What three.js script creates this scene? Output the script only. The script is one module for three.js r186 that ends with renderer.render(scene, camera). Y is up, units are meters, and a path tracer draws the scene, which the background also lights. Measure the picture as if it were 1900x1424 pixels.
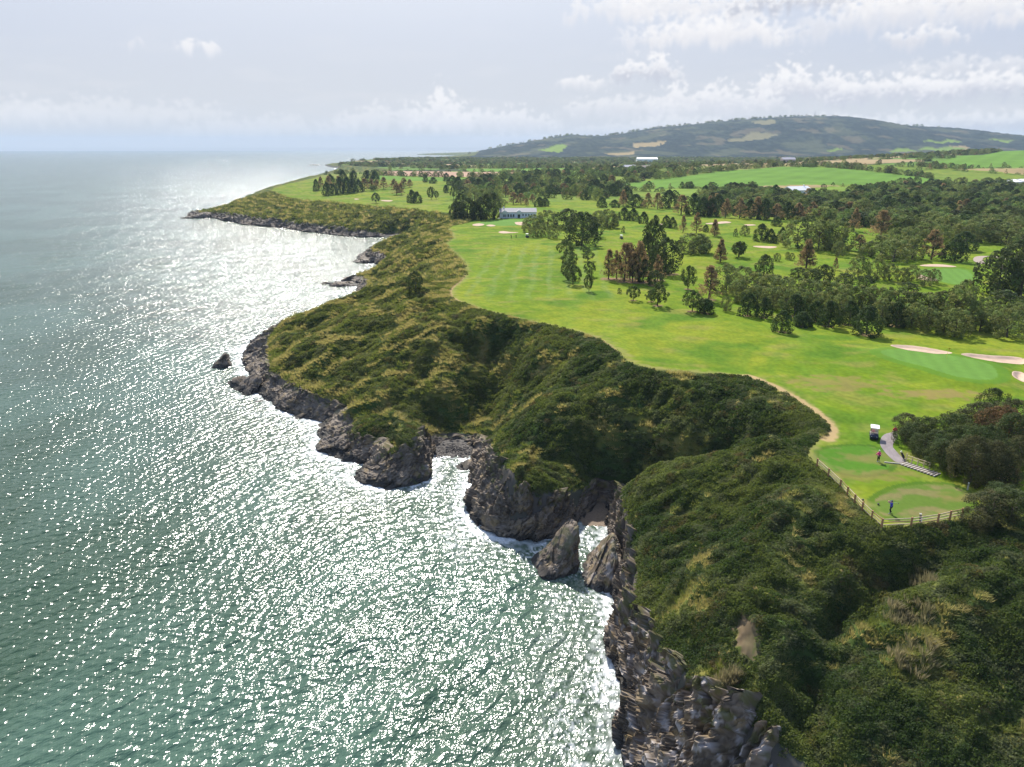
import * as THREE from 'three';
import { mergeGeometries } from 'three/addons/utils/BufferGeometryUtils.js';
import { MarchingCubes } from 'three/addons/objects/MarchingCubes.js';
import { createNoise2D, createNoise3D } from 'simplex-noise';

// ---------- camera, sky, sun, exposure ----------
const scene = new THREE.Scene();
const camera = new THREE.PerspectiveCamera(55, 1024 / 767, 0.5, 90000);
camera.position.set(0, 62, 0);
camera.rotation.x = -17.75 * Math.PI / 180;
const renderer = new THREE.WebGLRenderer({ antialias: true });
renderer.toneMapping = THREE.LinearToneMapping;
renderer.toneMappingExposure = 1.75;
renderer.shadowMap.enabled = true;

const rad = Math.PI / 180;
const SUN_AZ = -8, SUN_EL = 41;   // degrees, azimuth from straight ahead (-z), negative to the left
const sunDir = new THREE.Vector3(Math.sin(SUN_AZ * rad) * Math.cos(SUN_EL * rad), Math.sin(SUN_EL * rad), -Math.cos(SUN_AZ * rad) * Math.cos(SUN_EL * rad));
const sun = new THREE.DirectionalLight(new THREE.Color(1, 0.95, 0.86), 4.6);
sun.name = 'sun';
sun.position.copy(sunDir).multiplyScalar(900);
sun.castShadow = true;
Object.assign(sun.shadow.camera, { left: -400, right: 400, top: 400, bottom: -400, near: 10, far: 2500 });
sun.shadow.mapSize.set(4096, 4096);
sun.target.position.set(40, 0, -250);
sun.position.add(sun.target.position);
scene.add(sun, sun.target);

// ---------- helpers ----------
function rng(seed) { let s = seed | 0; return () => { s = (s + 0x6d2b79f5) | 0; let t = Math.imul(s ^ (s >>> 15), 1 | s); t = (t + Math.imul(t ^ (t >>> 7), 61 | t)) ^ t; return ((t ^ (t >>> 14)) >>> 0) / 4294967296; }; }
const n2 = createNoise2D(rng(11)), n3 = createNoise3D(rng(12)), m2 = createNoise2D(rng(13));
const fbm = (x, y, o = 4) => { let s = 0, a = 0.5; for (let i = 0; i < o; i++) { s += a * n2(x, y); x = x * 2.03 + 17.1; y = y * 2.03 - 9.7; a *= 0.5; } return s; };
const ridge3 = (x, y, z, o = 4) => { let s = 0, a = 0.5; for (let i = 0; i < o; i++) { s += a * (1 - Math.abs(n3(x, y, z))); x = x * 2.1 + 5; y = y * 2.1 + 3; z = z * 2.1 - 7; a *= 0.5; } return s; };
const clamp = (x, a = 0, b = 1) => Math.min(b, Math.max(a, x));
const ss = (a, b, x) => { const t = clamp((x - a) / (b - a)); return t * t * (3 - 2 * t); };
const lerp = (a, b, t) => a + (b - a) * t;
const mix3 = (a, b, t) => [lerp(a[0], b[0], t), lerp(a[1], b[1], t), lerp(a[2], b[2], t)];
const V = (x, y, z) => new THREE.Vector3(x, y, z);
const taken = new Map();
function numbered(name) { const n = taken.get(name) ?? 0; taken.set(name, n + 1); return n ? name + '_' + String(n).padStart(3, '0') : name; }
function mesh(name, geometry, material, parent) { const m = new THREE.Mesh(geometry, material); m.name = parent ? name : numbered(name); m.castShadow = m.receiveShadow = true; (parent ?? scene).add(m); return m; }
function tag(o, label, category, group) { o.userData.label = label; o.userData.category = category; if (group) o.userData.group = group; return o; }
function kind(o, k, label) { o.userData.kind = k; if (label) o.userData.label = label; return o; }
function thing(name, label, category, x, y, z, turn = 0, group) { const g = new THREE.Group(); g.name = numbered(name); g.position.set(x, y, z); g.rotation.y = turn; scene.add(g); return tag(g, label, category, group); }
const std = (rgb, rough = 0.9, more = {}) => new THREE.MeshStandardMaterial({ color: new THREE.Color().setRGB(...rgb), roughness: rough, ...more });

// ---------- the sky: hazy summer air, fair-weather cumulus towards the horizon ----------
{
  const W = 4096, H = 2048, data = new Float32Array(W * H * 4), R = rng(5);
  // cumulus: azimuth, height of base, half width, height (degrees), density, greyness of the base
  const clouds = [[-21.4, 6.35, 1.5, 0.75, .8, .1], [-25, 6.4, .5, .35, .4, .1], [-27.5, 1.8, 9, 1.9, .35, .12], [-36, 1.4, 8, 2.1, .3, .12], [-17, .9, 7, 1.5, .3, .12], [-8, 1.5, 5, 2.0, .5, .2], [-5, 1.6, 2.6, 2.9, .85, .35], [-1, 1.4, 5, 1.7, .7, .35],
    [9.6, 4.7, 2.7, 2.1, .95, .8], [4.9, 4.2, 1.9, .95, .85, .3], [14, 6.9, 5.4, 1.9, .9, .35], [11, 8.8, 4, 2.6, .85, .3], [18.6, 8.6, 4.4, 3.0, .95, .9], [27, 8.0, 5.2, 2.7, .92, .45], [27, 6.4, 2.6, 1.3, .85, .5], [33, 7.1, 2.6, 1.7, .9, .4], [36, 6.2, 2.2, 1.4, .8, .4],
    [20.2, 3.2, 3.6, 2.7, .95, .7], [14.5, 2.6, 5, 2.4, .85, .45], [23, 9.2, 5, 2.4, .8, .5], [13.5, 7.0, 6.5, 2.6, .6, .3], [26, 7.2, 7, 3.0, .6, .4], [30, 4.6, 4, 1.2, .5, .4], [7, 8.6, 3.5, 2, .6, .3], [26, 3.0, 4.5, 2.1, .95, .75], [32, 3.1, 5, 2.0, .95, .8], [38, 2.9, 5, 1.8, .95, .8], [8, 2.4, 5, 1.6, .6, .4], [30, 1.1, 12, 1.5, .6, .9], [12, .9, 8, 1.5, .45, .5], [22, 1.0, 7, 1.3, .5, .7], [1, .4, 5, .9, .4, .4]];
  for (let a = 46; a < 316; a += 2.1 + R() * 3.5) clouds.push([a, 1 + R() * 2.4, 2.5 + R() * 5, 1.2 + R() * 1.8, .5 + R() * .45, .2 + R() * .6]);
  for (let k = 0; k < 46; k++) clouds.push([42 + R() * 276, 5 + R() * 9, 2 + R() * 5, 1.2 + R() * 2.4, .6 + R() * .35, .2 + R() * .7]);
  for (let k = 0; k < 40; k++) clouds.push([R() * 360, 14 + R() * 26, 3 + R() * 7, 2 + R() * 4, .5 + R() * .4, .2 + R() * .5]);
  const low = [0.388, 0.394, 0.402], high = [0.12, 0.205, 0.40];
  const col = [0, 0, 0];
  const noiseAt = (a, e) => fbm(a * 0.75, e * 0.85 + 40, 5);
  const perRow = (e) => clouds.filter((c) => e > c[1] - 1.1 && e < c[1] + c[3] + 1.0);
  for (let j = 0; j < H; j++) {
    const up = ((j + 0.5) / H - 0.5) * Math.PI, el = up / rad, here = el > -1 ? perRow(el) : [];
    const cu = Math.cos(up), su = Math.sin(up);
    for (let i = 0; i < W; i++) {
      const round = ((i + 0.5) / W - 0.5) * 2 * Math.PI, x = Math.cos(round) * cu, z = Math.sin(round) * cu;
      const cosS = x * sunDir.x + su * sunDir.y + z * sunDir.z;
      const o = (j * W + i) * 4;
      const t = Math.pow(clamp(el / 90), 0.8), w = clamp(0.5 + 0.5 * cosS);
      const glow = 0.34 * Math.pow(w, 5) + 0.5 * Math.pow(w, 60);
      for (let c = 0; c < 3; c++) col[c] = lerp(low[c], high[c], clamp(t * 1.05 + 1.5 * (1 - w) * ss(1, 9, el))) + glow * [1, .98, .94][c] * (1 - 0.78 * (1 - ss(0, 22, el)));
      if (el > -1) {
        let az = Math.atan2(x, -z) / rad;
        let alpha = 0, grey = 0;
        for (const c of here) {
          let da = az - c[0]; da -= 360 * Math.round(da / 360);
          if (Math.abs(da) > c[2] * 1.25) continue;
          const aa = az - 360 * Math.round((az - c[0]) / 360);
          const q = da / c[2], bulge = n2(aa * 0.9 / Math.sqrt(c[2]) + c[0] * 3.1, c[1] * 7) * 0.24 + n2(aa * 2.6 + c[0], c[1] * 3) * 0.05;
          const top = c[3] * Math.sqrt(Math.max(0, 1 - q * q)) * (0.72 + bulge);
          const n = noiseAt(aa * 1.5 + c[0] * 9, el * 1.8);
          const hh = (el - c[1]) / Math.max(0.25, c[3]);
          const d = (top - (el - c[1])) / c[3] + n * 0.62;
          const base = (el - c[1]) / 0.55 + 0.9 + fbm(aa * 0.8, c[1], 3) * 1.6;
          const a = c[4] * ss(-0.06, 0.27, d) * ss(0, 1.5, base) * ss(1.25, 0.8, Math.abs(q) + n * 0.25);
          if (a <= 0) continue;
          const g = c[5] * ss(0.62, 0.08, hh + n * 0.35) * ss(0.05, 0.5, d);
          grey = lerp(grey, g, a / Math.max(1e-4, alpha + a - alpha * a)); alpha = alpha + a - alpha * a;
        }
        const thin = 0.16 * ss(0.1, 0.5, fbm(az * 0.09, el * 0.5 + 7, 4)) * ss(11, 1, el);
        const bright = [0.525, 0.515, 0.515], dull = [0.31, 0.325, 0.38];
        for (let c = 0; c < 3; c++) { col[c] = lerp(col[c], bright[c], thin); col[c] = lerp(col[c], lerp(bright[c] * (1 + 0.12 * w * w), dull[c], clamp(grey)), alpha); }
      }
      data[o] = col[0]; data[o + 1] = col[1]; data[o + 2] = col[2]; data[o + 3] = 1;
    }
  }
  const t = new THREE.DataTexture(data, W, H, THREE.RGBAFormat, THREE.FloatType);
  t.mapping = THREE.EquirectangularReflectionMapping; t.magFilter = THREE.LinearFilter; t.minFilter = THREE.LinearFilter; t.needsUpdate = true;
  scene.background = t; scene.environment = t;
}
scene.fog = new THREE.FogExp2(new THREE.Color().setRGB(0.63, 0.80, 1.0), 0.000056);

// ---------- survey of the place, in metres (x right, z towards the viewer) ----------
const COAST = [[300,60,8,6],[140,10,8,6],[80,-8,8,6],[44,-24,8,7],[25,-40,9,8],[14,-52,11,9],[12.1,-61.5,10.5,6.5],[12.0,-66.3,9.5,5],[13.2,-71.3,8,3.2],[13.1,-76.0,7.5,2.6],[12.5,-81.1,7,2.2],[14.7,-86.9,6.5,2],[14.5,-90.7,6.5,2],[15.2,-94.7,7,2],[15.8,-100.7,7,1.8],[16.1,-107.2,8,1.8],[15.9,-111.7,7,2],[17.0,-116.1,5,1.6],[16.7,-121.4,4,1.5],[13.1,-116.9,4.5,1.6],[10.3,-111.7,6.5,2],[5.4,-108.4,7,3],[0.0,-107.6,8,4],[-4.5,-110.4,10,5.5],[-7.8,-117.5,9,6],[-9.0,-123.8,8,6],[-8.2,-132.0,7,4.5],[-7.8,-139.2,5,3],[-8.5,-144.5,3,2.5],[-10.3,-148.4,2,3],[-13.6,-149.6,1.5,3],[-16.0,-147.2,3,2],[-17.1,-142.5,6,2],[-16.2,-133.2,6,2.5],[-18.8,-130.5,5,4],[-24.7,-127.7,4,7],[-30.3,-131.2,3.2,7],[-31.7,-134.5,3.2,7],[-28.7,-139.7,4,4],[-34.6,-140.3,3.5,5],[-38.3,-143.1,3.5,6],[-41.8,-146.0,3,7],[-42.6,-153.0,3.5,7],[-45.3,-158.0,3.5,7],[-43.0,-162.8,4,4],[-49.1,-165.7,4.5,4],[-57.4,-171.8,4.5,5],[-64.0,-180.0,4,6],[-70.4,-188.9,4,5],[-74.1,-198.7,4,5],[-77.3,-205.0,4,6],[-82.7,-217.5,4.5,7],[-87.1,-230.2,5,9],[-87.0,-233.6,6,10],[-86.2,-244.5,6,10],[-81.8,-251.5,6,9],[-76.3,-262.8,5,8],[-72.5,-279.3,4,7],[-69.2,-302.0,3,6],[-70.5,-334.5,3,5],[-78.5,-355.9,2.5,6],[-84.6,-357.4,2,5],[-77.7,-371.6,2.5,6],[-71.1,-388.7,3,5],[-70.8,-407.4,3,4],[-78.6,-417.4,4,6],[-89.2,-427.9,4,8],[-93.8,-448.0,4,8],[-90.1,-477.9,3.5,6],[-82.1,-497.2,2,5],[-80.8,-527.5,1.5,6],[-86.1,-547.4,1,6],[-97.6,-540.6,3,6],[-113.2,-540.6,4,8],[-131.9,-554.4,4.5,9],[-147.6,-568.8,5,9],[-162.9,-580.1,5,9],[-181.3,-600.0,5,9],[-199.5,-616.9,5,9],[-215.8,-625.7,5,10],[-234.1,-639.4,5,10],[-256.4,-668.5,5,10],[-275.1,-692.1,4.5,10],[-290.9,-700.3,4,10],[-303.7,-705.9,3,10],[-315.0,-729.2,4,10],[-301.4,-729.9,5,10],[-301.4,-757.4,5,12],[-318.6,-845.3,5,12],[-332.1,-926.8,5,12],[-351.7,-1034.6,5,12],[-367.0,-1153.5,5,12],[-398.8,-1346.1,4,12],[-435.1,-1585.1,4,12],[-458.7,-1787.5,4,14],[-469.1,-2153.5,3,15],[-399.0,-2184.2,3,15],[-337.9,-2237.4,2,15],[-420.9,-2304.8,3,15],[-500.5,-2376.3,3,15],[-571.1,-2465.5,4,15],[-630.6,-2605.0,4,15],[-749.9,-3013.9,4,15],[-676.9,-2843.5,4,15],[-686.3,-3164.6,4,15],[-618.1,-3399.3,4,20],[-566.5,-4501.4,3,20],[-373.8,-5347.9,2,20],[-313.0,-5817.1,2,20],[-439.4,-6289.8,2,20],[-706.7,-6746.5,2,20],[-896.4,-7053.6,2,20],[-980.7,-8027.9,2,20],[-551.9,-8785.9,2,20],[-649.6,-11940.2,2,20],[-500,-12500,2,20],[12000,-12500,2,20],[12000,60,2,20]];
const TOP = [[300,-40],[150,-88],[57.9,-73.6],[56.2,-77.3],[53.6,-78.8],[49.9,-77.3],[46.3,-76.4],[42.8,-76.2],[42.5,-80.5],[42.6,-87.0],[42.0,-93.2],[42.1,-96.5],[42.5,-98.9],[46.1,-103.7],[49.3,-107.0],[50.6,-111.8],[49.6,-121.1],[48.0,-130.2],[44.5,-137.1],[35.8,-137.8],[29.7,-138.9],[24.5,-142.6],[22.3,-155.1],[19.9,-165.6],[13.1,-175.2],[4.1,-184.0],[-7.3,-195.7],[-16.3,-209.8],[-19.7,-222.3],[-19.2,-232.3],[-16.7,-246.5],[-16.8,-267.3],[-19.3,-287.5],[-26.5,-317.7],[-31.9,-344.5],[-28.5,-376.1],[-37.9,-421.5],[-23.2,-462.8],[-26.3,-526.5],[-58.5,-545.6],[-80.1,-590.5],[-100.4,-612.0],[-136.3,-659.7],[-176.2,-707.6],[-201.8,-727.6],[-217.3,-745.8],[-247.0,-800.5],[-272.1,-854.0],[-279.8,-942.8],[-280.0,-1044.7],[-292.5,-1153.5],[-307.1,-1246.7],[-291.7,-1338.0],[-252.7,-1382.3],[-211.5,-1433.4],[-307.5,-1752.9],[-391.1,-1858.9],[-479.6,-2106.0],[-524.1,-2415.1],[-446.0,-2549.4],[-404.5,-3402.9],[-228.2,-3628.0],[-174.5,-4027.3],[-282.4,-6744.4],[-200,-12400],[11900,-12400],[11900,-40]];
const FENCE = [[42.0,-93.2],[42.6,-87.0],[42.5,-80.5],[42.8,-76.2],[46.3,-76.4],[49.9,-77.3],[53.6,-78.8]];
const EDGEPATH = [[45.5,-136.3],[47.5,-131.5],[49.0,-126.7],[50.3,-120.8],[50.8,-115.9],[50.8,-111.3],[50.0,-107.7],[48.1,-104.3]];
const EDGEPATH2 = [[-16.8,-261.2],[-17.1,-244.4],[-19.1,-231.4],[-19.4,-220.5],[-15.7,-208.2],[-7.2,-194.4],[4.1,-182.8],[13.1,-174.0],[19.3,-165.1],[21.4,-156.9],[22.4,-151.6]];
const GREEN = [[78.1,-152.0],[81.7,-154.2],[86.8,-155.1],[90.3,-150.7],[94.2,-145.8],[95.8,-141.1],[93.4,-135.3],[90.0,-130.9],[85.6,-131.2],[82.9,-135.3],[81.1,-141.9],[78.4,-147.4]];
const GREEN2 = [[143.3,-264.6],[155.0,-268.3],[166.0,-267.0],[154.3,-244.2],[143.1,-234.1],[140.6,-242.1]];
const GREEN3 = [[-22.7,-451.4],[-6.8,-473.0],[8.4,-467.5],[12.8,-445.0],[0.0,-428.9],[-15.6,-433.2]];
const TEE1 = [[44.0,-98.9],[48.7,-101.3],[53.5,-101.3],[54.8,-98.1],[52.6,-93.6],[49.1,-91.1],[45.8,-90.9],[43.6,-93.6]];
const TEE2 = [[44.7,-83.1],[48.7,-86.5],[53.0,-88.1],[56.8,-87.9],[58.1,-85.8],[57.4,-83.1],[54.8,-80.3],[50.6,-78.5],[46.5,-78.1],[44.6,-79.4]];
const ASPHALT = [[55.5,-103.2],[57.2,-105.9],[58.7,-107.0],[59.9,-107.0],[59.5,-105.6],[57.8,-103.7],[56.3,-100.9],[55.5,-98.5],[55.5,-96.5],[55.5,-95.1],[53.9,-95.0],[54.0,-96.9],[54.3,-99.5],[54.8,-101.7]];
const STEPS = [[54.6,-94.9],[55.9,-92.7],[57.2,-90.6]];
const FARPATH = [[198.0,-282.8],[195.2,-291.3],[193.4,-300.4],[187.2,-297.3],[180.1,-285.6],[179.8,-280.0]];
const BUNKERS = [[[84.3,-159.7],[87.0,-160.6],[90.2,-159.2],[92.3,-156.4],[94.6,-153.3],[93.3,-150.3],[90.4,-149.9],[87.6,-152.0],[85.0,-153.7],[83.8,-156.0]],[[94.6,-150.3],[97.5,-153.3],[100.2,-152.0],[102.6,-150.3],[105.5,-149.4],[106.9,-147.4],[104.3,-143.4],[101.5,-145.0],[98.2,-145.0],[94.9,-147.0]],[[98.2,-138.5],[100.8,-138.1],[95.3,-129.9],[95.0,-132.5],[95.5,-134.6]],[[-24.2,-437.2],[-19.3,-447.4],[-15.0,-436.6],[-20.0,-428.5]],[[-15.6,-433.2],[-12.0,-438.1],[-8.6,-429.5],[-12.2,-424.8]],[[-8.0,-396.4],[-4.4,-403.3],[0.0,-393.4],[4.5,-393.2],[0.0,-386.8],[-4.7,-385.6]],[[0.6,-449.4],[8.1,-450.6],[8.7,-435.0],[3.1,-432.0]],[[106.7,-333.2],[111.6,-335.1],[119.6,-334.1],[114.9,-324.8],[111.0,-325.7]],[[152.3,-277.3],[161.1,-279.3],[164.6,-272.1],[162.3,-270.8],[152.4,-272.7]],[[135.1,-246.3],[142.6,-257.4],[141.3,-252.9],[142.5,-246.3],[139.5,-240.1],[135.9,-240.1]],[[110.8,-435.8],[120.1,-440.5],[127.1,-448.7],[130.0,-442.0],[124.6,-434.0],[114.1,-429.4]],[[131.3,-429.1],[139.5,-433.7],[139.7,-427.5],[133.3,-421.5]],[[82.8,-433.3],[87.4,-438.1],[86.8,-428.5],[82.5,-425.5]],[[-125.0,-711.3],[-121.9,-720.4],[-110.6,-713.5],[-112.6,-693.8]],[[-155.4,-741.0],[-152.9,-747.1],[-147.6,-736.5],[-150.6,-730.5]]];
const FIELDS = [["g",[[100.8,-838.6],[165.2,-936.5],[290.8,-1088.5],[408.5,-1164.6],[473.3,-1105.2],[499.5,-999.9],[509.8,-915.2],[490.1,-851.3],[397.9,-815.5],[366.6,-850.6],[317.1,-846.7],[248.9,-818.6],[171.8,-809.1]]],["t",[[251.5,-827.1],[299.7,-866.0],[328.6,-845.6],[356.4,-826.4],[310.0,-796.5],[255.0,-800.7]]],["l",[[103.3,-810.6],[169.9,-800.4],[251.1,-788.3],[349.6,-810.3],[374.8,-784.6],[327.1,-709.6],[274.6,-655.1],[252.6,-712.4],[153.3,-634.1],[145.7,-661.4],[146.5,-752.0]]],["g",[[659.5,-1219.6],[840.4,-1431.9],[966.5,-1539.4],[2531.3,-3802.6],[755.3,-1127.1],[655.5,-1098.7],[627.8,-1118.4]]],["t",[[620.7,-1077.8],[741.2,-1105.6],[660.2,-982.1],[651.8,-1042.0]]],["p",[[-253.0,-1440.1],[-146.8,-1392.1],[-45.8,-1301.6],[34.2,-1216.4],[7.9,-1118.7],[-54.1,-1098.1],[-118.9,-1125.3],[-214.9,-1221.4]]],["g",[[-219.4,-1198.8],[-125.0,-1108.6],[-52.9,-1073.2],[-63.0,-992.1],[-134.8,-1005.4],[-185.7,-1053.4]]],["g",[[-125.0,-1619.1],[53.0,-1510.3],[160.3,-1522.7],[45.4,-1291.7],[-78.8,-1401.8]]],["t",[[652.3,-4263.6],[844.7,-4266.6],[779.7,-4073.8],[644.0,-4019.7]]],["t",[[443.0,-3733.6],[620.9,-3871.2],[576.6,-3670.4],[481.0,-3625.3]]],["l",[[142.0,-4074.3],[290.2,-4393.2],[320.4,-4184.9],[239.5,-3813.2]]],["y",[[1142.4,-4110.4],[1332.4,-4372.9],[1452.1,-4370.6],[1445.4,-4256.2],[1284.7,-4110.5]]],["y",[[1481.1,-4826.6],[1640.3,-4961.9],[1582.6,-4681.9],[1486.9,-4683.7]]],["l",[[1490.6,-3751.7],[1621.1,-3815.9],[1603.9,-3741.6],[1504.8,-3688.0]]],["l",[[2131.5,-3984.0],[2330.3,-4145.8],[2335.3,-4075.7],[2172.6,-3956.4]]],["l",[[1958.0,-3746.2],[2184.0,-3874.8],[2229.8,-3811.4],[2058.0,-3689.0]]],["t",[[2081.5,-3782.5],[2245.3,-3937.5],[2260.0,-3817.7],[2135.1,-3689.0]]],["l",[[2592.8,-4220.0],[2736.5,-4191.5],[2602.6,-4068.9]]],["l",[[1777.1,-3693.4],[1914.7,-3764.5],[1919.3,-3669.0],[1798.4,-3630.0]]]];
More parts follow.
